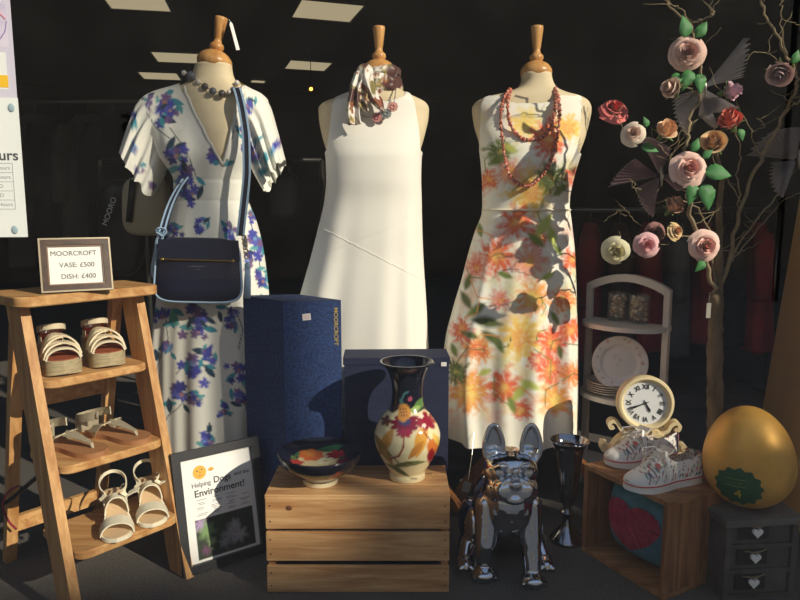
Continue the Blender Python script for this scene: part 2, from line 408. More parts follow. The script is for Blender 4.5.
# ---- right mannequin, floral dress
Yr = 2.3
rowsR = [(74, 521, 551, .05, 0), (80, 521.5, 552, .05, 0), (88, 517, 556, .055, 0), (93, 505, 566, .062, 0), (97, 488, 581, .068, 0), (102, 476, 588.5, .072, 0), (109, 472, 591, .075, 0), (125, 474, 588, .085, 0), (140, 478, 583, .098, -.01),
         (160, 482, 575, .106, -.016), (185, 485, 569, .1, -.01), (208, 486, 567, .09, 0), (250, 482, 570, .105, 0), (300, 480, 572, .11, 0)]
mannequin('cream dressmaker mannequin with wooden finial wearing the orange floral dress', rowsR, Yr, 533, (536, 73, .05), .148, .0)
drR = [(90, 512, 560, .062, 0), (93, 503.5, 567.5, .068, 0), (97, 486, 583, .076, 0), (102, 475, 589.5, .08, 0), (109, 471.5, 591.5, .084, 0), (125, 473.5, 589, .096, 0), (140, 477, 584.5, .11, -.01), (160, 480, 577, .118, -.016), (185, 482, 570.5, .113, -.01), (206, 482.5, 568.5, .104, 0), (213, 482, 569.5, .104, 0),
       (230, 476, 571.5, .122, 0), (250, 470, 573.5, .138, 0), (280, 462.5, 575, .152, 0), (310, 454, 576, .162, 0), (340, 447, 577, .17, 0), (380, 443.5, 577, .176, 0), (433, 447, 576, .18, 0)]
def foldR(a, py):
    g = np.clip((py-213)/150, 0, 1)**.8
    return g*(.075*np.sin(8*a+1.0)+.045*np.sin(13*a+.3)+.02*np.sin(21*a))
x, y, z = shell(drR, Yr, 320, 1, foldR)
px, py = proj(x, y, z); front = y < Yr
ax_l = np.interp(py, [88, 97, 105, 127, 150, 162], [489, 483.5, 481, 479.5, 479, 474]); ax_r = np.interp(py, [88, 97, 105, 133, 150, 162], [575, 582, 582, 580, 578, 590])
neck = np.where(front, 95+8*np.clip(1-((px-530)/29)**2, 0, 1)**.4, 93)
keep = ((px > ax_l) & (px < ax_r) | (py > 162)) & (py > neck)
pt = Paint(px.ravel(), py.ravel(), (250, 246, 232))
rr = random.Random(11)
RED, ORG, YEL, GRN, OLV, PNK, LIM = (230, 98, 68), (244, 160, 86), (247, 212, 112), (122, 140, 66), (98, 108, 58), (240, 170, 150), (190, 200, 100)
for i in range(130):   # pale washes under the flowers
    pt.blob(rr.uniform(445, 590), rr.uniform(110, 425), rr.uniform(9, 18), rr.choice([PNK, (250, 226, 150), (248, 200, 160), (214, 216, 150), (250, 236, 200)]), 5, rr.uniform(0, 6), .5, .9, a=.6)
for (cx, cy, r, c1, c2) in ((526, 125, 15, (248, 224, 140), YEL), (548, 140, 16, RED, ORG), (568, 128, 11, YEL, ORG), (500, 152, 12, GRN, OLV), (530, 190, 22, YEL, ORG), (489, 180, 9, RED, ORG), (552, 178, 14, GRN, OLV), (575, 178, 10, RED, PNK), (510, 172, 12, PNK, ORG),
                            (516, 222, 14, RED, ORG), (497, 257, 17, RED, ORG), (476, 268, 13, PNK, RED), (538, 238, 11, RED, ORG), (528, 262, 16, PNK, ORG), (533, 298, 15, ORG, YEL), (522, 337, 21, YEL, ORG), (552, 342, 14, RED, ORG), (470, 392, 19, ORG, YEL), (478, 350, 13, ORG, RED), (505, 388, 16, RED, ORG),
                            (556, 400, 15, ORG, YEL), (570, 330, 12, RED, ORG), (562, 300, 12, ORG, RED), (551, 370, 13, RED, ORG), (572, 374, 11, ORG, RED), (462, 330, 10, RED, ORG), (536, 362, 8, RED, PNK), (522, 410, 9, RED, ORG), (456, 372, 10, OLV, GRN), (500, 300, 10, PNK, RED), (572, 260, 10, RED, ORG)):
    pt.burst(cx, cy, r*1.5, c1, c2, rr.randint(8, 13), .75); pt.blob(cx+rr.uniform(-3, 3), cy+rr.uniform(-3, 3), r*.9, c1, 7, rr.uniform(0, 6), .6, .6, a=.55); pt.burst(cx, cy, r*.6, c2, YEL, rr.randint(7, 11), .6)
for (cx, cy, l, an, w, c) in ((544, 225, 26, -55, 10, LIM), (536, 240, 20, 40, 8, GRN), (552, 236, 22, 75, 9, LIM), (487, 322, 30, 10, 11, OLV), (476, 310, 22, -35, 9, GRN), (492, 338, 24, 35, 9, OLV), (499, 345, 18, 60, 7, GRN), (466, 300, 20, 60, 8, OLV), (520, 392, 26, -50, 9, LIM), (530, 385, 20, 25, 8, LIM), (512, 405, 18, 70, 7, GRN), (505, 275, 16, 20, 6, GRN),
                              (498, 160, 18, -20, 9, GRN), (510, 148, 14, 30, 7, LIM), (545, 182, 18, 60, 8, OLV), (560, 190, 18, -40, 7, GRN), (468, 282, 16, -70, 8, OLV), (555, 318, 16, 60, 6, GRN), (470, 335, 18, 20, 7, OLV), (454, 350, 14, 70, 6, GRN), (485, 372, 14, -20, 6, LIM), (560, 352, 14, 80, 6, OLV), (548, 276, 14, -30, 6, LIM), (530, 430, 16, -60, 6, LIM), (480, 230, 14, 80, 6, GRN), (558, 250, 14, 50, 6, GRN)):
    pt.leaf(cx, cy, l*1.3, an, w*1.45, c, .8, .5)
for k in range(26):
    x0, y0 = rr.uniform(455, 575), rr.uniform(110, 420); an = rr.uniform(0, 6.3); l = rr.uniform(8, 22)
    pt.line([(x0, y0), (x0+l*math.cos(an), y0+l*math.sin(an)), (x0+1.7*l*math.cos(an+.5), y0+1.7*l*math.sin(an+.5))], 1.4, rr.choice([OLV, GRN, ORG]), .6)
pt.mix(np.clip((py.ravel()-418)/14, 0, 1)*.8, (250, 244, 226))
m_cloth = vmat('printed cotton', .8, sheen=.1)
d = shell_mesh('floral_dress', x, y, z, m_cloth, None, keep, cols=pt.c, loc=(float(P(525, 300, Yr).x), Yr, .23))
tag(d, 'sleeveless dress printed with orange, red and yellow watercolour flowers on the right mannequin', 'dress')
i = int(np.argmin(np.abs(py[:, 240]-210)))
MB().tube([V((x[i, j], y[i, j], z[i, j]))+V((0, -.002, 0)) for j in range(160, 320, 3)]+[V((x[i, 0], y[i, 0], z[i, 0]))], .0035, 8).build('waist_piping', mat('ivory piping', (240, 226, 200), .7), d, True)
# ---- left mannequin, blue floral dress
Yl = 2.22
rowsL = [(65, 196, 231.5, .052, 0), (70, 194.5, 232, .05, 0), (78, 193, 234, .052, 0), (84, 187, 240, .058, 0), (89, 172, 250, .064, 0), (94, 154, 259, .07, 0), (101, 147, 265, .076, 0), (115, 147, 266, .088, 0), (135, 156, 260, .105, -.01), (155, 165, 254, .112, -.016), (185, 179, 245, .1, -.006), (205, 179, 246, .1, 0), (250, 172, 250, .11, 0), (300, 168, 252, .11, 0)]
mannequin('cream mannequin with tilted wooden finial wearing the blue floral dress', rowsL, Yl, 210, (214.5, 62.5, .0525), .140, math.radians(11))
drL = [(79, 190, 237, .06, 0), (84, 183, 243, .068, 0), (89, 167, 252, .074, 0), (94, 151, 262, .08, 0), (101, 143.5, 268, .086, 0), (115, 144, 269, .098, 0), (135, 153, 263, .116, -.01), (155, 162, 257, .124, -.016), (182, 176.5, 247, .112, -.006), (201, 176, 248, .112, 0), (220, 172, 255, .12, 0),
       (250, 167, 262, .134, 0), (295, 160, 267, .146, 0), (350, 156, 270, .158, 0), (400, 156, 271, .165, 0), (450, 158, 270, .17, 0)]
def foldL(a, py):
    g = np.clip((py-200)/160, 0, 1)**.8
    up = np.exp(-((py-150)/35)**2)
    return g*(.055*np.sin(7*a+.4)+.035*np.sin(12*a+1.3)+.02*np.sin(19*a))+up*.012*np.sin(16*a+py*.03)-.02*np.exp(-((py-181)/2)**2)-.02*np.exp(-((py-201)/2)**2)
x, y, z = shell(drL, Yl, 300, 1, foldL)
px, py = proj(x, y, z); front = y < Yl
vl = np.interp(py, [78, 86, 97, 120, 140, 164], [180, 181, 187, 198, 208, 222]); vr = np.interp(py, [78, 86, 97, 120, 140, 164], [245, 243, 239, 234, 230, 224])
keep = np.where(front, ~((px > vl) & (px < vr) & (py < 165)), py > 82)
IND, TEA, PUR, BRN, LBL, DTE = (72, 76, 170), (66, 152, 170), (122, 92, 142), (178, 128, 104), (120, 160, 205), (38, 66, 88)
def blue_paint(px, py):
    q = Paint(px, py, (240, 238, 228)); r2 = random.Random(5)
    def cluster(cx, cy, s):
        s *= 1.18
        for k in range(4): q.leaf(cx+r2.uniform(-1.3, 1.3)*s, cy+r2.uniform(-1.3, 1.3)*s, s*1.5, r2.uniform(0, 180), s*.6, r2.choice([TEA, DTE, (96, 170, 176)]), .9)
        for k in range(8):
            q.blob(cx+r2.gauss(0, .42)*s, cy+r2.gauss(0, .55)*s, s*r2.uniform(.38, .62), r2.choice([IND, IND, PUR, (92, 96, 190), (60, 60, 140)]), 5, r2.uniform(0, 6), .5, .3, a=.95)
        q.blob(cx+r2.uniform(-.3, .3)*s, cy+r2.uniform(-.3, .3)*s, s*.28, r2.choice([BRN, LBL, (200, 150, 140)]), 5, 0, .5, .4, a=.85)
    for s in (((146, 112), (156, 128), (172, 140), (180, 160)), ((166, 320), (168, 340), (160, 358), (156, 372)), ((176, 374), (190, 360), (200, 352)), ((185, 400), (178, 408), (168, 416), (165, 422)), ((236, 310), (243, 330), (238, 350)), ((170, 128), (186, 150), (196, 176)), ((228, 128), (236, 118), (232, 138)), ((250, 220), (258, 250), (262, 285))):
        q.line(list(s), 1.1, DTE, .8)
    for cx, cy, s in ((163, 106, 11), (171, 112, 7), (150, 100, 5), (178, 158, 11), (186, 178, 10), (218, 153, 9), (252, 152, 9), (247, 108, 6), (243, 132, 5), (190, 192, 8), (252, 215, 6), (258, 240, 9), (250, 262, 7), (262, 280, 7), (163, 314, 8), (196, 318, 10), (200, 332, 8), (165, 347, 6), (194, 365, 11), (208, 357, 7), (183, 392, 10), (197, 399, 7), (230, 318, 8), (238, 372, 9), (206, 440, 8), (162, 432, 5), (222, 410, 6), (243, 400, 8), (174, 230, 6), (200, 226, 6), (232, 232, 7)):
        cluster(cx, cy, s)
    for cx, cy, l, an, w, c in ((174, 318, 20, 70, 9, (88, 170, 160)), (178, 312, 16, 30, 7, TEA), (170, 348, 12, -60, 6, LBL), (208, 352, 20, -60, 7, IND), (162, 122, 12, 80, 6, TEA), (170, 92, 9, -20, 6, TEA), (134, 124, 14, 100, 7, TEA), (216, 163, 8, 10, 6, TEA), (232, 128, 10, 80, 3, TEA), (156, 355, 14, 80, 8, DTE), (264, 250, 12, 100, 6, TEA), (262, 300, 14, 80, 6, TEA)):
        q.leaf(cx, cy, l, an, w, c)
    return q
q = blue_paint(px.ravel(), py.ravel())
d = shell_mesh('floral_dress', x, y, z, m_cloth, None, keep, cols=q.c, loc=(float(P(210, 300, Yl).x), Yl, .23))
tag(d, 'long white V-neck dress printed with blue and purple flowers on the left mannequin', 'dress')
dressL = d
# neckline bands and sleeves
for pts in ([(184, 86), (188, 97), (198, 119), (209, 141), (223, 166)], [(243, 86), (239, 97), (234.5, 120), (230, 141), (223, 166)]):
    pl = []
    for t in np.linspace(0, 1, 24):
        qx = np.interp(t*(len(pts)-1), range(len(pts)), [a for a, b in pts]); qy = np.interp(t*(len(pts)-1), range(len(pts)), [b for a, b in pts])
        j = np.argmin(np.where(front, (px-qx)**2+(py-qy)**2, 1e9)); pl.append(V((x.flat[j], y.flat[j]-.002, z.flat[j])))
    MB().ribbon(pl, (1, 0, 0), .009, .002).build('neck_band', mat('pale neck band', (236, 232, 222), .8), d, True)
def sleeve(T, B, n, th, yo):
    ts = np.linspace(0, 1, n); rings = []; cp = []
    for t in ts:
        s = t*(len(T)-1); f = lambda L, k: float(spline([(i, *L[i]) for i in range(len(L))], np.array([s]))[k][0])
        tx, ty, bx, by = f(T, 0), f(T, 1), f(B, 0), f(B, 1); ring = []
        for a in np.linspace(0, 2*math.pi, 72, endpoint=False):
            u = (1-math.cos(a))/2; k = math.sin(a)
            wob = 1+.22*t*math.sin(9*u*math.pi+1)+.1*t*math.sin(17*u)
            thick = lerp(.075, th, t)*abs(k)**.8*(1 if k > 0 else -1)*wob
            ring.append(P(lerp(tx, bx, u), lerp(ty, by, u)+t*2.5*math.sin(u*7*math.pi), Yl+yo)+V((0, -thick, 0)))
        rings.append(ring)
    mb = MB().loft(rings, True, False); a = np.array([proj(*v) for v in mb.v]); c = blue_paint(a[:, 0], a[:, 1])
    for (cx, cy) in ((134, 112), (140, 166), (133, 150), (152, 184), (272, 150), (264, 172), (280, 140)):
        for k in range(3): c.blob(cx+rr.uniform(-4, 4), cy+rr.uniform(-5, 5), rr.uniform(3, 5.5), rr.choice([IND, PUR, LBL, TEA]), 5, rr.uniform(0, 6), .5, .3)
    return mb.build('sleeve', m_cloth, dressL, True, cols=c.c)
sleeve([(168, 89), (150, 94), (140, 103), (131, 125), (123.5, 149)], [(172, 146), (168, 158), (166, 168), (160, 182), (153, 196)], 40, .075, -.01)
sleeve([(250, 89), (262, 95), (269, 104), (277, 130), (285, 160)], [(244, 140), (250, 156), (252, 168), (258, 180), (265, 191)], 36, .07, -.01)
# ================================================================== THINGS WORN BY THE MANNEQUINS
m_silver = mat('silver metal', (200, 200, 205), .25, 1)
m_gold = mat('gold metal', (214, 176, 96), .3, 1)
def strand(name, label, cat, pts, r, m, parts='bead', tilt=None, group=None, mats=None):
    t = thing(name, label, cat, pts[0], group)
    MB().tube(pts, .0012, 6).build('cord', mat('necklace cord', (120, 100, 80), .6), t, True)
    rq = random.Random(len(pts)); n = 0
    for i, p in enumerate(pts):
        s = r[i] if hasattr(r, '__len__') else r
        if not s: continue
        b = MB()
        R = Matrix.Rotation(rq.uniform(0, 3), 3, 'X') @ Matrix.Rotation(rq.uniform(0, 3), 3, 'Z')
        k = tilt or (1, 1, 1); b.ell(p, (s*k[0], s*k[1], s*k[2]), R, 14, 9)
        b.build(parts, mats[i % len(mats)] if mats else m, t, True); n += 1
    return t
def drape(pxs, n, Yf=0, off=.0):
    """points on a hanging curve given in frame spots with a depth each"""
    a = np.array(pxs, float); s = np.linspace(0, len(a)-1, n)
    k = spline([(i, *r) for i, r in enumerate(a)], s)
    return [P(k[0][i], k[1][i], k[2][i]+off) for i in range(n)]
bd = [mat('grey bead', (110, 112, 122), .25, coat=.5, noise=.4, nscale=90), mat('pearl bead', (214, 206, 196), .25, coat=.6), mat('smoky bead', (92, 84, 84), .2, coat=.6, noise=.5, nscale=70)]
pp = [(184, 73, 2.180), (191, 76, 2.165), (198, 82, 2.155), (205, 86.5, 2.145), (213, 91, 2.135), (222, 93.5, 2.135), (229, 92, 2.140), (233.5, 90, 2.150), (237, 83, 2.170)]
strand('bead_necklace', 'chunky grey and pearl bead necklace round the neck above the blue floral dress', 'necklace', [P(*q) for q in pp], [.009, .016, .009, .011, .0115, .0115, .007, .011, .009], None, mats=[bd[1], bd[0], bd[1], bd[2], bd[0], bd[2]])
cor = [mat('coral chip', (212, 118, 92), .4, coat=.3), mat('brown red chip', (176, 92, 74), .4, coat=.3), mat('pale coral chip', (226, 146, 118), .4, coat=.3), mat('dusky chip', (136, 84, 76), .4, coat=.3)]
strand('chip_necklace', 'shorter of the two coral chip necklaces on the orange floral dress', 'necklace', drape([(510, 91, 2.245), (507.5, 102, 2.212), (508.5, 118, 2.196), (515, 132, 2.182), (527, 140, 2.174), (540, 138, 2.174), (551, 126, 2.18), (555, 110, 2.19), (556, 98, 2.215), (554, 90, 2.245)], 62, 0), .0075, None, 'chip', (1.1, .55, .7), 'coral chip necklaces', cor)
strand('chip_necklace', 'longer of the two coral chip necklaces on the orange floral dress', 'necklace', drape([(510, 89, 2.25), (503, 100, 2.212), (500.5, 120, 2.192), (503, 145, 2.172), (507, 168, 2.164), (514, 181, 2.164), (527, 186, 2.164), (541, 177, 2.164), (551, 160, 2.164), (557, 138, 2.172), (559.5, 115, 2.188), (558.5, 98, 2.212), (555, 88, 2.25)], 96, 0), .0075, None, 'chip', (1.1, .55, .7), 'coral chip necklaces', cor)
t = strand('disc_necklace', 'necklace of pink and silver discs below the silk scarf', 'necklace', drape([(350, 97, 2.225), (356, 110, 2.208), (366, 117, 2.198), (377, 117, 2.192), (387, 113, 2.192), (393, 106, 2.2), (395, 97, 2.21), (396, 88, 2.235)], 36), .0028, m_silver, 'link')
for px_, py_, m_, lab in ((377, 117.5, (214, 140, 134), 'larger pink disc'), (386.5, 114, (150, 156, 152), 'silver disc'), (393, 107, (226, 164, 150), 'smaller pink disc'), (353, 112, (190, 120, 116), None)):
    c = P(px_, py_, 2.185 if px_ > 360 else 2.195)
    M = look(c, (-.1, -1, .25)); b = MB()
    pr = [(.0155+.0012*math.cos(10*a), a) for a in np.linspace(0, 2*math.pi, 40, endpoint=False)]
    b.star([(r*math.cos(a), r*math.sin(a)) for r, a in pr], .004, M)
    for k in range(6): b.ell(M @ V((.007*math.cos(k*1.05), .007*math.sin(k*1.05), .004)), .0035, None, 10, 6)
    o = b.build('disc', mat('disc %s' % lab if lab else 'disc dusky', m_, .35, noise=.3, nscale=200), t)
    if lab: o['label'] = lab
# silk scarf
m_silk = vmat('printed silk', .4, sheen=.3)
def silk(vs):
    a = np.array([(v.x, v.y, v.z) for v in vs]); u = a[:, 0]*38+a[:, 2]*20; w = a[:, 2]*34-a[:, 1]*20
    f = fbm(u*.8, w*.8); g = fbm(u*.6+40, w*.6+11); c = np.tile(np.array(srgb((226, 216, 202))), (len(a), 1))
    for m_, col in ((f > .53, (140, 76, 50)), (f < .37, (126, 114, 62)), (g > .57, (84, 46, 40)), ((g < .36) & (f > .4), (238, 234, 226)), ((g > .5) & (g < .54), (176, 150, 90))):
        c[m_] = srgb(col)
    return c
sc_ = thing('silk_scarf', 'silk scarf in brown, olive and white knotted round the neck of the white dress', 'scarf', P(378, 90, 2.3))
for k, (cy, r, h, tl) in enumerate(((75, .06, .017, .2), (83, .063, .02, -.12), (91, .066, .017, .22))):
    c = P(379, cy, Yc); rings = []
    for a in np.linspace(0, 2*math.pi, 90):
        ct, st = math.cos(a), math.sin(a); ring = []
        for b in np.linspace(0, 2*math.pi, 18, endpoint=False):
            rr_ = r+.011*math.cos(b)*(1+.35*math.sin(7*a+k)); zz = h*math.sin(b)*(1+.25*math.sin(5*a+2*k))+.004*math.sin(3*b+6*a)
            ring.append(c+V((rr_*ct, rr_*st*.98, zz+tl*r*ct*.7)))
        rings.append(ring)
    mb = MB().loft(rings, True, False); mb.build('neck_wrap', m_silk, sc_, True, cols=silk(mb.v))
def tail(pts, wd, ph):
    s = np.linspace(0, len(pts)-1, 46); k = spline([(i, *q) for i, q in enumerate(pts)], s); ww = np.interp(s, range(len(wd)), wd); rings = []
    for i in range(len(s)):
        c = P(k[0][i], k[1][i], k[2][i]); ring = []
        for u in np.linspace(-1, 1, 26): ring.append(c+V((u*ww[i]/2, -.012*math.cos(u*3.4+ph+i*.03)-.012*(1-u*u), u*.004*math.sin(i*.2))))
        for u in np.linspace(1, -1, 26): ring.append(c+V((u*ww[i]/2, -.012*math.cos(u*3.4+ph+i*.03)-.012*(1-u*u)+.004, u*.004*math.sin(i*.2))))
        rings.append(ring)
    mb = MB().loft(rings, True, True); mb.build('scarf_tail', m_silk, sc_, True, cols=silk(mb.v))
tail([(365, 68, 2.215), (366, 76, 2.2), (370, 88, 2.19), (376, 100, 2.185), (384, 112, 2.18)], [.03, .042, .046, .042, .006], 0)
tail([(360, 72, 2.215), (357, 84, 2.2), (355, 96, 2.19), (353, 110, 2.175), (355, 125, 2.165)], [.036, .046, .04, .042, .04], 1.4)
tail([(368, 74, 2.205), (364, 86, 2.192), (362, 100, 2.182), (367, 112, 2.175)], [.03, .04, .035, .012], 2.4)
mb = MB()
mb.ell(P(365, 72, 2.215), (.027, .022, .026), None, 20, 14); mb.build('knot', m_silk, sc_, True, cols=silk(mb.v))
# price tag on the tilted finial
t = thing('swing_tag', 'narrow white paper tag hanging from the tilted finial of the left mannequin', 'tag', P(229, 17, 2.2))
MB().tube([P(227, 21, 2.2), P(229, 19.5, 2.19), P(230.5, 22, 2.19)], .0008, 6).build('thread', mat('white thread', (230, 225, 215), .8), t)
a, b_ = P(230.5, 22, 2.19), P(238, 50, 2.2)
MB().ribbon([a, a.lerp(b_, .08), b_], (.7, .7, 0), [.004, .012, .013], .001).build('card', mat('white card', (244, 242, 236), .7), t)
# handbag
m_navy = mat('navy leather', (27, 31, 54), .45, bump=.25, bscale=900, noise=.12, nscale=40)
m_lblue = mat('pale blue leather piping', (156, 184, 212), .45)
hb = thing('handbag', 'navy crossbody handbag with pale blue piping hanging at the waist of the blue floral dress', 'handbag', P(198, 270, 2.04))
def bagpt(u, v, y): return P(198+u, 270+v, y)
def outline(n=90, sx=1., sy=1.):
    o = []
    for a in np.linspace(0, 2*math.pi, n, endpoint=False):
        c, s = math.cos(a), math.sin(a)
        u = 43.5*sx*math.copysign(abs(c)**.38, c); v = 32.5*sy*math.copysign(abs(s)**.38, s)
        u *= 1+.05*(v/32.5); o.append((u, v+.02*u))
    return o
rings = []
for y_, k in ((2.085, .86), (2.08, .96), (2.065, 1.0), (2.025, 1.0), (2.008, .985), (1.999, .93), (1.995, .6), (1.994, .1)):
    rings.append([bagpt(u, v, y_) for u, v in outline(90, k, k)])
MB().loft(rings, True, True).build('body', m_navy, hb, True)
ol = [q for q in outline(140, .985, .985)]
pts = [bagpt(u, v, 2.007) for u, v in ol if v > -22]
i0 = max(range(len(pts)-1), key=lambda i: (pts[i+1]-pts[i]).length); pts = pts[i0+1:]+pts[:i0+1]
MB().tube(pts, .0042, 8).build('piping', m_lblue, hb, True)
fl = [[bagpt(u, v, yy) for u, v in ((-40, -31), (40.5, -29.5), (42, -9.5), (-41, -11.5))] for yy in (1.997, 1.99)]
MB().hexa([*fl[0], *fl[1]]).build('top_panel', m_navy, hb)
MB().tube([bagpt(-36, -10.8, 1.989), bagpt(34.5, -9, 1.989)], .0022, 6).build('zip', m_gold, hb)
b = MB(); b.ell(bagpt(-36, -10.8, 1.988), (.006, .004, .004), None, 12, 8); b.ell(bagpt(35, -9, 1.988), (.005, .004, .005), None, 12, 8); b.build('zip_puller', m_gold, hb, True)
b = MB()
for k in range(11): b.box(bagpt(-9+k*1.55, -3.5, 1.993), (.0026, .001, .0036))
for k in range(4): b.box(bagpt(-3+k*1.6, -.6, 1.993), (.0022, .001, .0026))
b.build('maker_mark', m_silver, hb)
sp = drape([(240.5, 236, 2.04), (244, 205, 2.055), (247, 170, 2.065), (246.5, 140, 2.075), (243.5, 115, 2.095), (239.5, 96, 2.115), (237, 88, 2.145)], 40)
s_ = MB().ribbon(sp, (1, .15, 0), .023, .004).build('strap', m_navy, hb)
for s in (-1, 1):
    MB().ribbon([p+V((s*.0095, -.0035, 0)) for p in sp], (1, .15, 0), .006, .003).build('edge_band', m_lblue, s_)
sp = drape([(161, 237, 2.04), (166, 218, 2.065), (172, 201, 2.075), (180, 186, 2.075), (186, 178, 2.08)], 24)
s_ = MB().ribbon(sp, (1, .3, .5), .02, .004).build('strap', m_navy, hb)
for s in (-1, 1): MB().ribbon([p+V((s*.008, -.0035, s*.003)) for p in sp], (1, .3, .5), .005, .003).build('edge_band', m_lblue, s_)
b = MB()
for (q) in ([(161, 232, 2.02), (157, 240, 2.015), (155, 252, 2.015), (153, 262, 2.015), (152, 272, 2.015), (153.5, 278, 2.015)], [(163, 233, 2.015), (161, 244, 2.01), (158, 254, 2.01), (158, 260, 2.01)], [(156, 231, 2.015), (160, 228, 2.01), (166, 231, 2.01), (162, 236, 2.01), (156, 233, 2.01)]):
    b.ribbon(drape(q, 18), (1, -.4, .1), .008, .003)
b.build('knotted_end', m_lblue, hb)
b = MB()
for k in range(5):
    a_ = P(244+.6*k, 238+4.5*k, 2.01); pts = [a_+V((.006*math.cos(w), .003*math.sin(w), .008*math.sin(w))) for w in np.linspace(0, 6.28, 16)]
    b.tube(pts, .0018, 6)
b.build('chain', m_gold, hb, True)
b = MB()
for k in range(14):
    a_ = V((.007*math.cos(k*.45), .005*math.sin(k*.45), 0)); b.tube([P(247.5, 268, 2.01)+a_*.5, P(247.5, 277, 2.01)+a_, P(247, 298, 2.01)+a_*1.25], .003, 6)
b.lathe([(.004, .012), (.008, .006), (.008, -.006), (.005, -.008)], P(247.5, 266, 2.01), 14)
b.build('tassel', m_lblue, hb, True)
# ================================================================== LADDER WITH SHOES
m_pine = wood('pine board', (214, 168, 110), (176, 124, 72), 'x', .5); m_pinez = wood('pine rail', (216, 170, 112), (178, 124, 70), 'z', .5)
w3 = V((.64, .768, 0)).normalized(); n3 = V((.768, -.64, 0)).normalized(); UP = V((0, 0, 1))
Rf = V((-.618, 1.78, 0)); Lf = Rf-w3*.305; back = -n3*.20
ld = thing('step_ladder', 'pine step ladder used as a shoe stand at the left', 'ladder', (Rf+Lf)/2-n3*.2)
def rail(a, top, z1, wd, dp, z0=0.):
    """a board that leans from the floor point to its top"""
    v = []
    for z_ in (z0, z1):
        c = a.lerp(top, z_/z1)+UP*z_
        v += [c-w3*wd/2-n3*dp/2, c+w3*wd/2-n3*dp/2, c+w3*wd/2+n3*dp/2, c-w3*wd/2+n3*dp/2]
    return MB().hexa(v)
HT = .795
for f in (Lf, Rf): rail(f, f+back, HT, .024, .085).build('side_rail', m_pinez, ld)
for f in (Lf+w3*.02, Rf-w3*.02): rail(f-n3*.45, f+back-n3*.05, HT-.02, .03, .026).build('back_leg', m_pinez, ld)
for z_ in (.12, .5):
    c = (Lf+Rf)/2-n3*lerp(.45, .25, z_/HT)+UP*z_
    MB().box(c, (.25, .018, .045), frame((0, 0, 0), w3, -n3, UP).to_3x3()).build('back_brace', m_pine, ld)
def board(cz, cent, wid, dep, th, rad):
    p = []; n = 8
    for (sx, sy, a0) in ((1, 1, 0), (-1, 1, 90), (-1, -1, 180), (1, -1, 270)):
        r = rad if sy > 0 else .012
        for k in range(n+1):
            a = math.radians(a0+90*k/n); p.append((sx*(wid/2-r)+r*math.cos(a), sy*(dep/2-r)+r*math.sin(a)))
    M = frame(cent+UP*(cz-th), w3, n3, UP)
    b = MB()
    ins = lambda d, z_: [M @ V((x_*(1-2*d/wid), y_*(1-2*d/dep), z_)) for x_, y_ in p]
    return b.loft([ins(.003, 0), ins(0, .003), ins(0, th-.003), ins(.003, th)], True, True)
mid = (Lf+Rf)/2
board(.812, mid+back+n3*.0, .375, .21, .026, .035).build('top_board', m_pine, ld)
STEPS = []
for z_, dp in ((.598, .185), (.39, .20), (.185, .215)):
    c = mid+back*(z_/HT)-n3*.035; STEPS.append((z_, c))
    board(z_, c+n3*.0, .277, dp, .022, .03).build('step', m_pine, ld)
m_dark_w = wood('dark brown frame wood', (82, 54, 38), (52, 34, 24), 'x', .35)
# price frame on the ladder
bl = P(41.5, 294, 1.66); br = P(113, 287, 1.74); bl.z = br.z = .8125
xa = (br-bl).normalized(); wd = (br-bl).length
nf = V((xa.y, -xa.x, 0)); yv = (UP*.97-nf*.24).normalized(); zf = xa.cross(yv)
hgt = .138
pf = thing('price_frame', 'small dark wooden picture frame with a price card on top of the ladder', 'picture frame', (bl+br)/2)
M = frame(bl, xa, yv, zf)
def rim(M, W, Hh, w, th, z0=0):
    b = MB()
    for (x0, x1, y0, y1) in ((0, W, 0, w), (0, W, Hh-w, Hh), (0, w, w, Hh-w), (W-w, W, w, Hh-w)):
        b.box(((x0+x1)/2, (y0+y1)/2, z0+th/2), (x1-x0, y1-y0, th))
    return b.xf(M)
rim(M, wd, hgt, .004, .017, -.002).build('silver_edge', mat('dull silver moulding', (150, 138, 118), .4, .6), pf)
rim(M @ Matrix.Translation((.004, .004, 0)), wd-.008, hgt-.008, .014, .013).build('frame', m_dark_w, pf)
rim(M @ Matrix.Translation((.0175, .0175, 0)), wd-.035, hgt-.035, .0035, .010).build('inner_slip', mat('bronze slip', (120, 96, 78), .4, .4), pf)
cd = MB().box((wd/2, hgt/2, .003), (wd-.04, hgt-.04, .004)).xf(M).build('price_card', mat('white card', (244, 242, 236), .7), pf)
m_ink = mat('dark grey ink', (62, 62, 66), .7)
for s_, yy, xx in (('MOORCROFT', .099, -.004), ('VASE: £500', .069, .002), ('DISH: £400', .0395, .004)):
    text('lettering', s_, .0172, M @ Matrix.Translation((wd/2+xx, yy, .0054)), m_ink, cd, .0003)
MB().hexa([M @ V(q) for q in ((.02, .005, -.055), (.07, .005, -.055), (.07, .005, -.051), (.02, .005, -.051), (.02, hgt*.97, -.006), (.07, hgt*.97, -.006), (.07, hgt*.97, -.002), (.02, hgt*.97, -.002))]).build('easel_back', mat('cream card', (226, 214, 180), .8), pf)
MB().box((wd/2, hgt/2, -.004), (wd-.006, hgt-.006, .004)).xf(M).build('backing_board', mat('brown board', (96, 76, 56), .8), pf)
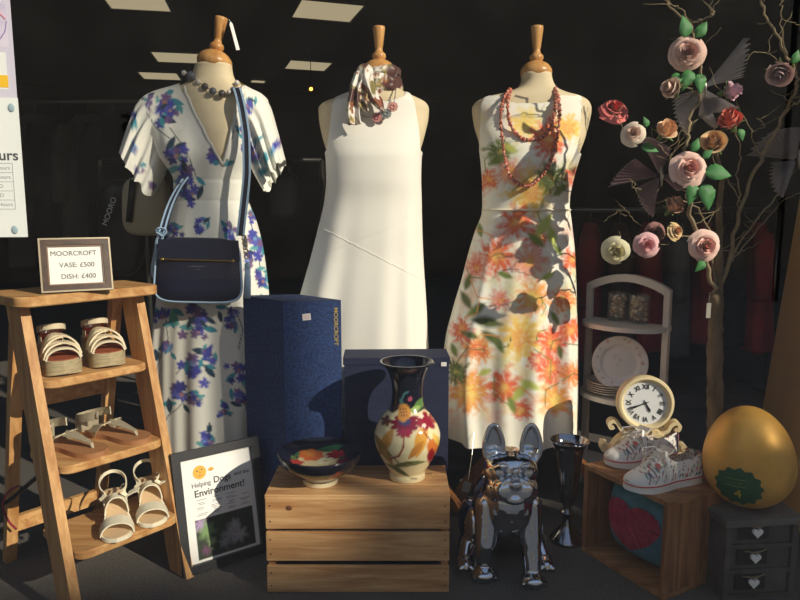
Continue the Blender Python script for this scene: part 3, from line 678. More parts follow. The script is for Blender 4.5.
# ---- shoes
def sole_outline(L, W, n=36, pointy=1.0):
    t = np.linspace(0, 1, n); t = (1-np.cos(t*np.pi))/2
    hw = spline([(0, .02), (.02, .5), (.09, .74), (.22, .76), (.42, .72), (.62, .92), (.76, 1.0), (.88, .88), (.96, .56), (1, .03)], t)[0]*W/2
    off = .06*W*np.sin(np.pi*t*1.1)
    return t*L, hw, off
def sole_mesh(L, W, zb, zt, inset=0):
    x_, hw, of = sole_outline(L, W); r = [[], [], [], []]; rings = []
    for i in range(len(x_)):
        t = x_[i]/L; h = max(hw[i]-inset, .0005); a, b = zb(t), zt(t)
        rings.append([V((x_[i], of[i]-h, a)), V((x_[i], of[i]+h, a)), V((x_[i], of[i]+h, b)), V((x_[i], of[i]-h, b))])
    return MB().loft(rings, True, True)
def strap(L, W, zt, tl, tr, h, width, th=.003, skew=0, lo=-1., hi=1., n=18, wdir=(1, 0, 0), grow=None):
    x_, hw, of = sole_outline(L, W); p = []
    for u in np.linspace(lo, hi, n):
        t = lerp(tl, tr, (u+1)/2); k = np.interp(t*L, x_, hw); o = np.interp(t*L, x_, of)
        p.append(V((t*L, o+u*k*1.02, zt(t)+h*max(0, 1-abs(u)**2.4)**.6)))
    return MB().ribbon(p, wdir, width if grow is None else list(np.linspace(width, grow, n)), th)
def place(toe, heel, z_, L, roll=0, pitch=0):
    toe = V((toe.x, toe.y, z_)); heel = V((heel.x, heel.y, z_)); x_ = (toe-heel).normalized()
    M = frame(toe-x_*L, x_, UP.cross(x_), UP)
    return Matrix.Translation(toe) @ Matrix.Rotation(pitch, 4, UP.cross(x_)) @ Matrix.Translation(-toe) @ M
m_cream = mat('cream leather strap', (224, 204, 166), .55); m_espa = mat('woven rope sole', (196, 178, 140), .9, noise=.35, nscale=120, bump=.8, bscale=350, stretch=(.3, .3, 3)); m_orange = mat('orange leather lining', (196, 92, 46), .5); m_tan = mat('tan insole', (190, 138, 88), .55, noise=.1)
m_crock = mat('pale textured leather', (220, 206, 176), .5)
def wedge(label, M):
    t = thing('wedge_sandal', label, 'sandal', M.translation, 'cream wedge sandals'); L, W = .215, .094
    zt = lambda t: .040+.026*(1-t)**1.2+.003*t**6
    sole_mesh(L, W, lambda t: 0+.008*t**8, zt).xf(M).build('wedge_sole', m_espa, t, True, auto=50)
    sole_mesh(L, W, lambda t: zt(t), lambda t: zt(t)+.003, .004).xf(M).build('insole', mat('brown insole', (150, 78, 50), .5), t)
    for (a, b, h, w) in ((.48, .70, .047, .030), (.58, .60, .046, .028), (.72, .52, .044, .028), (.66, .86, .037, .026), (.84, .68, .036, .026), (.89, .89, .028, .018)):
        strap(L, W, zt, a, b, h, w, .0045).xf(M).build('strap', m_crock, t)
    # heel counter and ankle strap
    def ringpt(a, z_, k=1.0): return V((.036+.036*math.cos(a)*k, .0+.029*math.sin(a)*k, z_))
    rr_ = []
    for a in np.linspace(math.radians(70), math.radians(290), 20):
        zt_ = .098+.010*math.cos(a-math.pi); rr_.append([ringpt(a, .055, 1.0), ringpt(a, zt_, .96), ringpt(a, zt_, .9), ringpt(a, .055, .92)])
    hc = MB().loft(rr_, True, True).xf(M).build('heel_counter', m_orange, t, True, auto=40)
    rr_ = [[q+V((-.0015, 0, 0)) if k < 2 else q+V((-.0015, 0, 0)) for k, q in enumerate(r)] for r in [[ringpt(a, .052, 1.07), ringpt(a, .082, 1.05), ringpt(a, .082, 1.0), ringpt(a, .052, 1.02)] for a in np.linspace(math.radians(60), math.radians(300), 20)]]
    MB().loft(rr_, True, True).xf(M).build('heel_cover', m_crock, t, True, auto=40)
    pts = [V((.05+.043*math.cos(a), .034*math.sin(a), .103+.012*math.cos(a))) for a in np.linspace(-.2, 2*math.pi-.2, 40)]
    s_ = MB().ribbon(pts, UP, .015, .003).xf(M).build('ankle_strap', m_crock, t)
    b = MB().tube([V((.088, -.022, .108))+V((.003*math.cos(a), -.006*math.cos(a), .010*math.sin(a))) for a in np.linspace(0, 6.4, 14)], .0018, 6).xf(M).build('buckle', m_silver, s_)
S1, c1 = STEPS[0]
def on_step(k, u, v, dx, dy, L):
    z_, c = STEPS[k]; toe = c+w3*u+n3*v; return place(toe, toe-V((dx, dy, 0)), z_, L)
wedge('cream strappy wedge sandal with orange lining, left one on the top step', on_step(0, -.085, .08, .6, -.8, .215))
wedge('cream strappy wedge sandal with orange lining, right one on the top step', on_step(0, .035, .08, .6, -.8, .215))
m_glit = mat('silver glitter strap', (206, 194, 166), .35, .35, noise=.35, nscale=900, bump=.6, bscale=900); m_sole = mat('light brown sole', (170, 118, 76), .6, noise=.1)
def thong(label, M):
    t = thing('thong_sandal', label, 'sandal', M.translation, 'silver thong sandals'); L, W = .235, .085
    zt = lambda t: .014
    sole_mesh(L, W, lambda t: 0, zt).xf(M).build('sole', m_sole, t)
    toe = V((.82*L, .004, .014))
    pts = [toe, V((.80*L, .004, .026)), V((.72*L, .004, .032)), V((.58*L, .003, .041)), V((.46*L, .0, .047))]
    MB().ribbon(pts, (0, 1, 0), [.007, .010, .018, .03, .045], .003).xf(M).build('toe_post_strap', m_glit, t)
    b = MB()
    for s in (-1, 1):
        b.ribbon([V((.47*L, s*.008, .047)), V((.42*L, s*.026, .042)), V((.36*L, s*.036, .032)), V((.30*L, s*.035, .014))], (1, 0, .4), [.035, .032, .028, .026], .003)
    b.xf(M).build('instep_strap', m_glit, t)
    pts = [V((.19*L+.052*math.cos(a), .036*math.sin(a), .058+.012*math.cos(a))) for a in np.linspace(.75, 2*math.pi-.75, 30)]
    a_ = MB().ribbon(pts, UP, .022, .003).xf(M).build('ankle_strap', m_glit, t)
    MB().hexa([V(q) for q in ((.0, -.025, .012), (.03, -.03, .012), (.03, .03, .012), (.0, .025, .012), (.006, -.029, .055), (.03, -.032, .055), (.03, .032, .055), (.006, .029, .055))]).xf(M).build('heel_strap', m_glit, t)
    MB().tube([V((.19*L+.04, -.027, .066))+V((.005*math.cos(a), -.004*math.cos(a), .009*math.sin(a))) for a in np.linspace(0, 6.4, 14)], .0016, 6).xf(M).build('buckle', m_silver, a_)
S2, c2 = STEPS[1]
thong('silver glitter thong sandal with tan sole, left one on the middle step', on_step(1, -.03, .095, .93, -.36, .235))
thong('silver glitter thong sandal with tan sole, right one on the middle step', on_step(1, .095, .09, .93, -.36, .235))
m_wlea = mat('off white leather', (238, 230, 204), .5); m_beige = mat('beige insole', (214, 184, 146), .6)
def heeled(label, M):
    t = thing('heeled_sandal', label, 'sandal', M.translation, 'white heeled sandals'); L, W = .215, .08
    zt = lambda t: .012+.05*float(np.clip((.72-t)/.6, 0, 1))**1.3
    sole_mesh(L, W, lambda t: zt(t)-.010, zt).xf(M).build('sole', m_wlea, t, True, auto=40)
    sole_mesh(L, W, lambda t: zt(t), lambda t: zt(t)+.002, .005).xf(M).build('insole', m_beige, t)
    MB().hexa([V(q) for q in ((.012, -.02, 0), (.05, -.02, 0), (.05, .02, 0), (.012, .02, 0), (.002, -.027, .05), (.06, -.027, .045), (.06, .027, .045), (.002, .027, .05))]).xf(M).build('block_heel', m_wlea, t)
    strap(L, W, zt, .78, .78, .03, .05).xf(M).build('toe_band', m_wlea, t)
    a_ = strap(L, W, zt, .42, .42, .044, .034).xf(M).build('instep_band', m_wlea, t)
    MB().ribbon([V((.42*L, .036, .075)), V((.44*L, .05, .083)), V((.46*L, .062, .086))], (1, 0, 0), .022, .003).xf(M).build('band_end', m_wlea, a_)
    MB().tube([V((.42*L+.013*math.cos(a), .022+.006*math.sin(a), .0985+.004*math.sin(a))) for a in np.linspace(0, 6.4, 16)], .0018, 6).xf(M).build('buckle', m_silver, a_)
    pts = [V((.055+.055*math.cos(a), .034*math.sin(a), .098-.014*math.cos(a))) for a in np.linspace(.6, 2*math.pi-.6, 34)]
    pts = [V((.42*L, .034, .07))]+pts+[V((.42*L, -.034, .07))]
    MB().ribbon(pts, UP, .009, .003).xf(M).build('sling_strap', m_wlea, t)
S3, c3 = STEPS[2]
heeled('off-white heeled sandal with buckled band, left one on the lowest step', on_step(2, -.05, .125, .42, -.9, .215))
heeled('off-white heeled sandal with buckled band, right one on the lowest step', on_step(2, .052, .12, .42, -.9, .215))
# ================================================================== POSTER FRAME
bl = G(182, 577, 0); br = G(268, 549, 0)
xa = (br-bl).normalized(); nf = V((xa.y, -xa.x, 0)); tl = math.radians(11)
yv = UP*math.cos(tl)-nf*math.sin(tl); zf = xa.cross(yv); WD = (br-bl).length; HG = .345
po = thing('poster_frame', 'black framed poster about helping dogs, leaning between ladder and crate', 'framed poster', (bl+br)/2)
M = frame(bl, xa, yv, zf); m_blk = mat('black frame', (38, 38, 42), .45)
rim(M, WD, HG, .024, .018).build('frame', m_blk, po)
MB().box((WD/2, HG/2, -.002), (WD-.01, HG-.01, .008)).xf(M).build('backing_board', m_blk, po)
ny, nx_ = 120, 80; vs = []; fs = []
for j in range(ny+1):
    for i in range(nx_+1): vs.append(V((.022+(WD-.044)*i/nx_, .022+(HG-.044)*j/ny, .004)))
fs = [(j*(nx_+1)+i, j*(nx_+1)+i+1, (j+1)*(nx_+1)+i+1, (j+1)*(nx_+1)+i) for j in range(ny) for i in range(nx_)]
u = np.array([(v.x-.022)/(WD-.044) for v in vs]); v_ = np.array([(v.y-.022)/(HG-.044) for v in vs])
q = Paint(u*100, v_*140, (244, 242, 238))
inp = (u > .13) & (u < .93) & (v_ > .03) & (v_ < .40)
q.mix(inp*1.0, (52, 62, 48))
for k in range(60): q.blob(rr.uniform(13, 93), rr.uniform(4, 56), rr.uniform(3, 7), rr.choice([(60, 78, 52), (40, 48, 40), (78, 92, 62), (48, 56, 46)]), 5, 0, .6, .8, a=.6)
for cx, cy, r, c in ((20, 50, 14, (176, 150, 190)), (28, 40, 16, (120, 150, 96)), (24, 14, 9, (110, 70, 100)), (60, 26, 18, (150, 150, 156)), (72, 22, 15, (168, 166, 172)), (66, 38, 11, (160, 160, 164)), (50, 18, 11, (140, 140, 150)), (33, 24, 8, (150, 170, 120))): q.blob(cx, cy, r, c, 6, 1, .4, .5, a=.8)
c_ = q.c; c_[~inp] = srgb((244, 242, 238)); pm = MB().add(vs, fs).xf(M)
pr_ = pm.build('poster_print', vmat('poster paper', .6), po, cols=c_)
m_ybtn = mat('orange yellow print', (240, 180, 70), .6)
b = MB(); cM = M @ Matrix.Translation((.022+(WD-.044)*.26, .022+(HG-.044)*.845, .0045))
b.star([(.0195*math.cos(a), .0195*math.sin(a)) for a in np.linspace(0, 2*math.pi, 36, endpoint=False)], .0006, cM)
hM = cM @ Matrix.Translation((.034, -.002, 0))
for k in range(5):
    a = .5+k*.55; b.star([(x_*math.cos(a)-y_*math.sin(a), x_*math.sin(a)+y_*math.cos(a)) for x_, y_ in ((0, -.0016), (.009, -.002), (.0105, 0), (.009, .002), (0, .0016))], .0006, hM)
b.build('sun_emblem', m_ybtn, pr_)
b = MB()
for (x_, y_, w_, h_) in ((-.007, .005, .004, .0035), (.007, .007, .004, .0035), (.001, .0, .002, .004)): b.box((x_, y_, .0009), (w_, h_, .0004))
b.tube([(-.006, -.008, .0009), (0, -.0105, .0009), (.007, -.0075, .0009)], .0006, 5); b.xf(cM).build('emblem_face', m_ink, pr_)
Wp = WD-.044; Hp = HG-.044
TX = lambda u, v: M @ Matrix.Translation((.022+Wp*u, .022+Hp*v, .0046))
text('lettering', 'Helping', .0185, TX(.265, .728), m_ink, pr_, .0003); text('lettering', 'Dogs', .0255, TX(.555, .74), m_ink, pr_, .0003, bold=.0003); text('lettering', 'and the', .0155, TX(.83, .752), m_ink, pr_, .0003)
text('lettering', 'Environment!', .0275, TX(.51, .645), m_ink, pr_, .0003, bold=.00035, sx=1.02)
b = MB()
for k in range(44):
    row = k//4; x0 = .16+.2*(k % 4)+rr.uniform(0, .04)
    if row in (1, 4): continue
    if rr.random() < .75: b.box((.022+Wp*(x0+.06), .022+Hp*(.585-.0145*row-.004*(k % 4 == 2)), .0048), (Wp*rr.uniform(.06, .15), .0016, .0003))
b.xf(M).build('small_print', mat('grey small print', (150, 150, 152), .7), pr_)
# ================================================================== BOXES, CRATE, POTTERY
def navycloth():
    m = mat('navy book cloth', (44, 70, 122), .85, col2=(24, 42, 84), nscale=150, bump=.5, bscale=700)
    return m
m_box = navycloth(); m_lid = mat('navy box lid', (36, 52, 92), .7, noise=.2, nscale=150)
m_sticker = mat('white price sticker', (236, 230, 226), .6); m_gilt = mat('gilt lettering', (214, 186, 104), .4, .5)
Yb = 1.905
a = P(283, 306, Yb); b_ = P(341, 304, Yb+.03); top = P(300, 300, Yb).z-.004
c_ = P(243, 300, 2.04)
x0, x1, xl = V((a.x, a.y, 0)), V((b_.x, b_.y, 0)), V((c_.x, c_.y, 0))
tb = thing('gift_box', 'tall navy cloth-covered box with gilt lettering behind the crate', 'box', (x0+x1+xl)/3)
x2 = xl+(x1-x0)
MB().hexa([x0, x1, x2, xl, x0+UP*(top-.004), x1+UP*(top-.004), x2+UP*(top-.004), xl+UP*(top-.004)]).build('box_body', m_box, tb)
MB().hexa([p+UP*(top-.004) for p in (x0, x1, x2, xl)]+[p+UP*top for p in (x0, x1, x2, xl)]).build('lid', m_lid, tb)
fx = (x1-x0).normalized(); fn = V((fx.y, -fx.x, 0)); FW = (x1-x0).length
M = frame(x0+UP*top, fx, UP, fn)
MB().box((FW*.40, -.047, .0008), (.024, .019, .001), Matrix.Rotation(.08, 3, 'Z')).xf(M).build('price_sticker', m_sticker, tb)
b = MB()
for k in range(2): b.box((FW*.40, -.044-.006*k, .0015), (.016, .0015, .0004))
b.xf(M).build('sticker_print', mat('pale red print', (220, 150, 150), .7), tb)
text('lettering', 'MOORCROFT', .0165, M @ Matrix.Translation((FW*.905, -.078, .0006)) @ Matrix.Rotation(-math.pi/2, 4, 'Z'), m_gilt, tb, .0004, bold=.0003, sx=1.1)
Y2 = 1.935; a = P(344, 358, Y2); b_ = P(449, 360, Y2+.01); tz = P(395, 358, Y2).z
fx = V((b_.x-a.x, b_.y-a.y, 0)).normalized(); fn = V((fx.y, -fx.x, 0)); FW = (V((b_.x, b_.y, 0))-V((a.x, a.y, 0))).length
lb = thing('gift_box', 'wide plain navy box standing behind the vase', 'box', (a.x+FW/2, Y2, 0))
M = frame(V((a.x, a.y, tz)), fx, UP, fn)
m_navy2 = mat('plain navy card', (26, 34, 66), .75, noise=.15, nscale=60)
MB().box((FW/2, -tz/2-.01, -.06), (FW, tz-.02, .12)).xf(M).build('box_body', m_navy2, lb)
MB().box((FW/2, -.01, -.06), (FW+.006, .02, .126)).xf(M).build('lid', m_navy2, lb)
MB().box((FW*.95, -.02, .004), (.016, .012, .001)).xf(M).build('price_sticker', m_sticker, lb)
# crate
m_cr = wood('crate board', (222, 176, 122), (180, 128, 78), 'x', .6); m_crz = wood('crate end board', (206, 158, 106), (164, 114, 70), 'z', .6)
yc0, yc1 = 1.68, 1.89; ZT = .274
xa_, xb_ = P(264.5, 490, yc0).x, P(450, 490, yc0).x
cw = xb_-xa_; cx_ = (xa_+xb_)/2
cr = thing('wooden_crate', 'upturned slatted wooden crate carrying the dish and the vase', 'crate', (cx_, (yc0+yc1)/2, 0))
m_nail = mat('dark nail', (60, 44, 32), .5, .5); m_knot = mat('dark wood knot', (110, 62, 34), .6)
for (z0, z1) in ((.181, .268), (.091, .172), (.002, .076)):
    for yy, lab in ((yc0+.006, 1), (yc1-.006, 0)):
        s_ = MB().box((cx_, yy, (z0+z1)/2), (cw, .012, z1-z0), bev=.002).build('side_slat', m_cr, cr)
        if lab:
            b = MB()
            for sx in (-1, 1):
                for k in (.25, .75): b.ell((cx_+sx*(cw/2-.012), yc0-.0005, lerp(z0, z1, k)), (.0022, .0012, .0022), None, 10, 6)
            b.build('nail', m_nail, s_)
            if z0 > .15: MB().ell((xa_+.063, yc0-.0002, .24), (.009, .0012, .007), None, 16, 8).build('knot', m_knot, s_, True)
for sx in (-1, 1): MB().box((cx_+sx*(cw/2-.012), (yc0+yc1)/2, .134), (.018, yc1-yc0-.026, .264)).build('end_panel', m_crz, cr)
for k in range(3):
    d_ = (yc1-yc0)/3; MB().box((cx_, yc0+d_*(k+.5), ZT-.004), (cw+.002, d_-.0015, .012), bev=.002).build('top_slat', m_cr, cr)
ZT = ZT+.002
# dish
m_glaze = vmat('painted glaze', .16, spec=.5, coat=.3)
cd_ = G(323, 474, ZT); cd_ = V((cd_.x, 1.765, ZT))
ds = thing('dish', 'dark shallow pottery dish with orange and red flowers on the crate', 'dish', cd_)
prof_o = [(.0, .002), (.042, .0), (.048, .002), (.049, .014), (.056, .022), (.085, .042), (.108, .064), (.1145, .083), (.1155, .088), (.113, .0905)]
prof_i = [(.113, .0905), (.109, .086), (.098, .0765), (.08, .069), (.055, .064), (.025, .0605), (.0, .06)]
def fine(p, n):
    s = np.linspace(0, len(p)-1, n); k = spline([(i, *q) for i, q in enumerate(p)], s); return list(zip(np.maximum(k[0], .0004), k[1]))
mb = MB().lathe(fine(prof_o, 40), cd_, 120, caps=False); a = np.array([(v.x-cd_.x, v.y-cd_.y, v.z-cd_.z) for v in mb.v]); an = np.arctan2(a[:, 1], a[:, 0])
q = Paint(an*110, a[:, 2]*1000, (22, 22, 34))
for cx, cy, r, c in ((-110, 48, 22, (150, 60, 40)), (-125, 40, 12, (190, 130, 60)), (-200, 50, 20, (60, 84, 50)), (-250, 44, 14, (150, 60, 40)), (-60, 52, 18, (60, 84, 50)), (-150, 46, 18, (70, 90, 56)), (60, 50, 22, (150, 60, 40)), (160, 50, 22, (60, 84, 50))): q.blob(cx, cy, r, c, 6, 1, .5, .3)
q.mix((a[:, 2] < .0155)*1.0, (226, 214, 178)); mb.build('bowl', m_glaze, ds, True, cols=q.c)
mb = MB().lathe(fine(prof_i, 60), cd_, 140, caps=False); a = np.array([(v.x-cd_.x, v.y-cd_.y) for v in mb.v])*1000
q = Paint(a[:, 0], a[:, 1], (20, 20, 32))
for k in range(30): q.blob(rr.uniform(-80, 80), rr.uniform(-60, 60), rr.uniform(6, 14), rr.choice([(70, 30, 34), (40, 44, 60), (44, 60, 40)]), 5, 0, .5, .6, a=.6)
q.mix((66-np.hypot(a[:, 0], a[:, 1]*.95))/8, (218, 200, 150))
for cx, cy, l, an_, w, c in ((-58, 40, 70, 60, 26, (62, 104, 56)), (20, 74, 90, 8, 34, (48, 92, 60)), (-20, -52, 60, -10, 22, (80, 96, 50)), (60, 10, 60, 100, 26, (66, 84, 50)), (-72, 0, 50, 110, 20, (96, 110, 60))): q.leaf(cx, cy, l, an_, w, c)
q.blob(-28, 34, 40, (222, 112, 34), 7, .4, .25, .15); q.blob(-34, 46, 26, (240, 150, 60), 7, .4, .25, .5, a=.7)
q.blob(38, 40, 30, (150, 36, 40), 6, 1, .4, .15); q.blob(64, -14, 26, (120, 34, 44), 6, 2, .4, .2); q.blob(-60, -20, 22, (180, 60, 40), 5, 2, .4, .2)
q.blob(14, 2, 27, (232, 222, 180), 6, .2, .45, .12); q.blob(14, 2, 8, (200, 170, 90), 5, 0, .3, .4); q.blob(36, -40, 18, (190, 150, 120), 5, 1, .5, .2)
q.mix((np.hypot(a[:, 0], a[:, 1])-104)/3, (16, 16, 26))
mb.build('painted_inside', m_glaze, ds, True, cols=q.c)
# vase
cv = G(407, 468, ZT); cv = V((cv.x, 1.80, ZT))
vz = thing('vase', 'tall cream pottery vase with a dark trumpet neck and crimson flowers on the crate', 'vase', cv)
pv = [(.0, .003), (.045, .0), (.05, .002), (.051, .012), (.050, .02), (.062, .042), (.08, .075), (.09, .105), (.0915, .125), (.085, .15), (.068, .178), (.051, .2), (.0435, .222), (.0425, .25), (.0455, .28), (.056, .31), (.07, .327), (.0755, .331), (.0755, .3335), (.072, .3335), (.058, .32), (.042, .29), (.036, .25), (.036, .22), (.036, .21)]
mb = MB().lathe(fine(pv, 200), cv, 160, caps=True); a = np.array([(v.x, v.y, v.z) for v in mb.v]); px_, py_ = proj(a[:, 0], a[:, 1], a[:, 2])
CREAM = (238, 224, 178)
q = Paint(px_, py_, CREAM)
for cx, cy, l, an_, w, c in ((386, 442, 34, 118, 12, (210, 150, 60)), (384, 450, 40, 60, 9, (150, 120, 60)), (421, 440, 40, 105, 14, (222, 160, 62)), (416, 450, 26, 130, 8, (196, 130, 54)), (408, 464, 40, -8, 6, (110, 120, 70)), (398, 470, 30, 30, 5, (70, 96, 66)), (434, 446, 22, 115, 16, (214, 120, 50)), (431, 456, 18, 100, 9, (150, 30, 40)), (437, 440, 18, 60, 6, (230, 190, 90))): q.leaf(cx, cy, l, an_, w, c)
q.line([(404, 438), (403, 448), (399, 456), (390, 459)], 2.2, (150, 40, 40)); q.line([(424, 432), (430, 440)], 1.6, (150, 40, 40)); q.line([(412, 463), (400, 464), (388, 452)], 1.4, (80, 70, 50))
q.blob(405, 424, 17, (132, 26, 52), 9, .5, .3, .15, ry=11); q.blob(427, 421, 12, (150, 36, 58), 7, .2, .4, .2, ry=11); q.blob(386, 421, 7, (110, 60, 40), 5, 0, .4, .3)
q.blob(404, 433, 10, (170, 40, 70), 7, 0, .4, .3, ry=6); q.blob(421, 416, 3.5, (240, 220, 200), 5, 0, .4, .3); q.blob(424, 426, 3, (240, 220, 200), 5, 0, .4, .3)
q.blob(405, 421, 8, (52, 66, 110), 8, 0, .4, .3, ry=6)
mm = np.clip((412+1.5*np.sin(px_*.5)-py_)/2, 0, 1)*(py_ < 416); q.mix(mm, (18, 20, 34))
q.leaf(419, 405, 22, -55, 9, (92, 130, 70)); q.leaf(415, 409, 14, -30, 6, (150, 176, 96)); q.leaf(402, 404, 14, 70, 5, (80, 120, 110)); q.line([(401, 402), (404, 394), (408, 392)], 2.2, (70, 130, 130)); q.blob(410, 399, 3, (180, 80, 100), 5, 0, .3, .3)
q.blob(404, 413, 8, (216, 150, 66), 3, 0, .2, .2, ry=10)
for k in range(9): q.blob(400.5+2.6*(k % 3)+.6*(k//3), 409+3.2*(k//3), 1.1, (120, 50, 36), 5, 0, .2, .4)
q.mix((a[:, 2] > cv.z+.3)*1.0, (16, 18, 32))
mb.build('vase_body', m_glaze, vz, True, cols=q.c)
text('painted_initials', 'TW', .013, look(P(427, 464, 1.8)+V((0, -.0735, .0)), (.28, -1, -.42)), mat('brown painted mark', (120, 90, 60), .5), vz, .0008)
# ================================================================== CHROME DOG
m_chrome = mat('mirror chrome', (206, 208, 214), .05, 1)
dx0 = .303
dog = thing('dog_statue', 'mirror-chrome sitting bulldog statue with upright ears on the shop floor', 'statue', (dx0, 1.78, 0))
b = MB(); D = lambda x, y, z: V((dx0+x, y, z))
b.ell(D(0, 1.80, .195), (.083, .08, .095)); b.ell(D(0, 1.775, .215), (.06, .06, .062)); b.ell(D(0, 1.88, .165), (.088, .115, .108)); b.ell(D(0, 1.94, .11), (.09, .08, .09))
b.cap(D(0, 1.80, .25), D(0, 1.775, .315), .07, .058)
for s in (-1, 1):
    py_ = 1.705 if s > 0 else 1.735; px_ = .062 if s > 0 else -.069
    b.cap(D(s*.058, 1.785, .20), D(lerp(s*.058, px_, .6), 1.755, .10), .038, .03); b.cap(D(lerp(s*.058, px_, .6), 1.755, .10), D(px_, py_+.03, .035), .029, .025)
    b.ell(D(px_, py_+.012, .019), (.033, .037, .02))
    for k in range(4):
        t = (k-1.5)/1.5; b.cap(D(px_+t*.022, py_-.002-.012*(1-t*t)+.012, .018), D(px_+t*.026, py_-.014-.011*(1-t*t)+.012, .011), .0115, .0105, 10)
    b.ell(D(s*.085, 1.915, .085), (.042, .082, .078)); b.cap(D(s*.10, 1.87, .05), D(s*.112, 1.83, .022), .03, .022)
    b.ell(D(s*.114, 1.82, .017), (.026, .04, .018))
    for k in range(3): b.cap(D(s*.114+(k-1)*.015, 1.80, .014), D(s*.114+(k-1)*.017, 1.785, .010), .010, .009, 10)
    # head half
    b.ell(D(s*.035, 1.755, .318), (.04, .05, .045)); b.ell(D(s*.026, 1.70, .282), (.030, .032, .032)); b.ell(D(s*.046, 1.728, .272), (.026, .034, .034))
    b.ell(D(s*.037, 1.706, .325), (.0165, .0135, .0155)); b.tube([D(s*.016, 1.703, .345), D(s*.034, 1.699, .349), D(s*.054, 1.712, .336)], [.007, .010, .006], 10)
    b.tube([D(s*.012, 1.69, .318), D(s*.03, 1.684, .307), D(s*.05, 1.70, .295)], [.006, .0075, .006], 10)
    # ear: shallow cup with a rim
    base = D(s*.048, 1.762, .34); tip = D(s*.054+.007, 1.768, .438)
    cen = base.lerp(tip, .5); pts = []
    for a in np.linspace(0, 2*math.pi, 28):
        pts.append(cen+V((.0255*math.cos(a)*(1-.22*math.sin(a)), -.008+.004*math.sin(a), .052*math.sin(a))))
    b.tube(pts, .0068, 10); b.ell(cen+V((0, .006, 0)), (.0245, .0085, .051)); b.cap(base+V((-s*.008, .004, -.005)), base+V((0, .002, .02)), .022, .02)
b.ell(D(0, 1.758, .315), (.06, .055, .052)); b.ell(D(0, 1.705, .292), (.035, .032, .03)); b.ell(D(0, 1.675, .306), (.0165, .0115, .0125)); b.ell(D(0, 1.695, .263), (.034, .03, .018)); b.ell(D(0, 1.69, .335), (.012, .012, .014)); b.ell(D(0, 2.01, .07), (.02, .03, .018))
o = b.build('dog_body', m_chrome, dog, True); remesh(o, .0032, 3, .5)
# ================================================================== SILVER TRUMPET VASE
cs = V((G(562, 532, 0).x, 1.97, 0))
sv = thing('trumpet_vase', 'tall dark silver trumpet vase on the floor between the chrome dog and the small crate', 'vase', cs)
m_dsil = mat('polished dark silver', (160, 160, 166), .1, 1, noise=.25, nscale=10)
MB().lathe(fine([(.0, .0), (.05, .0), (.053, .004), (.052, .010), (.046, .018), (.036, .03), (.024, .045), (.015, .062), (.011, .078), (.014, .086), (.0205, .094), (.021, .101), (.014, .109), (.0125, .118), (.02, .135), (.028, .17), (.034, .22), (.040, .28), (.046, .32), (.055, .338), (.059, .343), (.0585, .345), (.053, .338), (.043, .32), (.036, .27), (.03, .2), (.0, .16)], 160), (0, 0, 0), 64).xf(Matrix.Translation(cs) @ Matrix.Diagonal((1, 1, .94, 1))).build('vase_body', m_dsil, sv, True)
# ================================================================== SMALL CRATE WITH CUSHION, SNEAKERS, CLOCK
A = G(581, 550, 0); B = G(663, 601, 0); ex = (B-A); LX = ex.length; ex.normalize(); ed = V((-ex.y, ex.x, 0)); DP = .25; HZ = .272
cb = thing('wooden_crate', 'small open wooden crate on its side holding the teal cushion, under the sneakers', 'crate', A.lerp(B, .5)+ed*DP/2)
RX = frame((0, 0, 0), ex, ed, UP).to_3x3(); MX = frame(A, ex, ed, UP)
m_bx = wood('brown crate board', (178, 128, 82), (130, 86, 52), 'x', .6); m_bxz = wood('brown crate side', (172, 118, 72), (116, 74, 42), 'z', .6)
mk = lambda c, s: MB().box(c, s, bev=.0015).xf(MX)
mk((LX/2, DP/2, .007), (LX, DP, .014)).build('bottom_board', m_bx, cb); mk((LX/2, DP/2, HZ-.007), (LX, DP, .014)).build('top_board', m_bx, cb)
for x_ in (.008, LX-.008): mk((x_, DP/2, HZ/2), (.016, DP-.002, HZ-.028)).build('side_board', m_bxz, cb)
mk((LX/2, DP-.006, HZ/2), (LX-.034, .01, HZ-.03)).build('back_board', m_bx, cb)
# cushion with heart
cc = A+ex*(LX*.5)+ed*.115+UP*.133
cu = thing('cushion', 'teal cushion with a crinkled crimson heart, standing inside the small crate', 'cushion', V((cc.x, cc.y, .014)))
MC = frame(cc, ex, UP, -ed)
def pil(u, v):  # half thickness of the cushion
    return .085*max(0, (1-abs(u)**2.6))**.5*max(0, (1-abs(v)**2.6))**.5
m_teal = mat('teal cushion cloth', (92, 146, 160), .85, noise=.25, nscale=25, bump=.3, bscale=400)
rows = []; N = 36; b = MB()
g = [(-math.cos(math.pi*i/N)) for i in range(N+1)]
top_ = [[V((u*.125*(1-.05*v*v), v*.112*(1-.05*u*u), pil(u, v))) for u in g] for v in g]; bot_ = [[V((p.x, p.y, -.75*p.z-.0005)) for p in r] for r in top_]
b.loft(top_, False, False); b.loft(bot_, False, False); b.xf(MC).build('cover', m_teal, cu, True)
def inheart(u, v):
    x_ = u/.66; y_ = (v+.02)/.62; y2 = y_*1.12+.12
    return (x_*x_+y2*y2-1)**3-x_*x_*y2**3 < 0
b = MB(); M_ = 130; idx = {}; vv = []; ff = []
for j in range(M_):
    for i in range(M_):
        u = -1+2*i/(M_-1); v = -1+2*j/(M_-1); vv.append(V((u*.125*(1-.05*v*v), v*.112*(1-.05*u*u), pil(u, v)+.004+.006*abs(math.sin(22*u+7*v+6*float(vn(u*5+9, v*3+4))))**1.5)))
for j in range(M_-1):
    for i in range(M_-1):
        if inheart(-1+2*(i+.5)/(M_-1), -1+2*(j+.5)/(M_-1)): ff.append((j*M_+i, j*M_+i+1, (j+1)*M_+i+1, (j+1)*M_+i))
us = sorted({k for f in ff for k in f}); mp_ = {k: i for i, k in enumerate(us)}
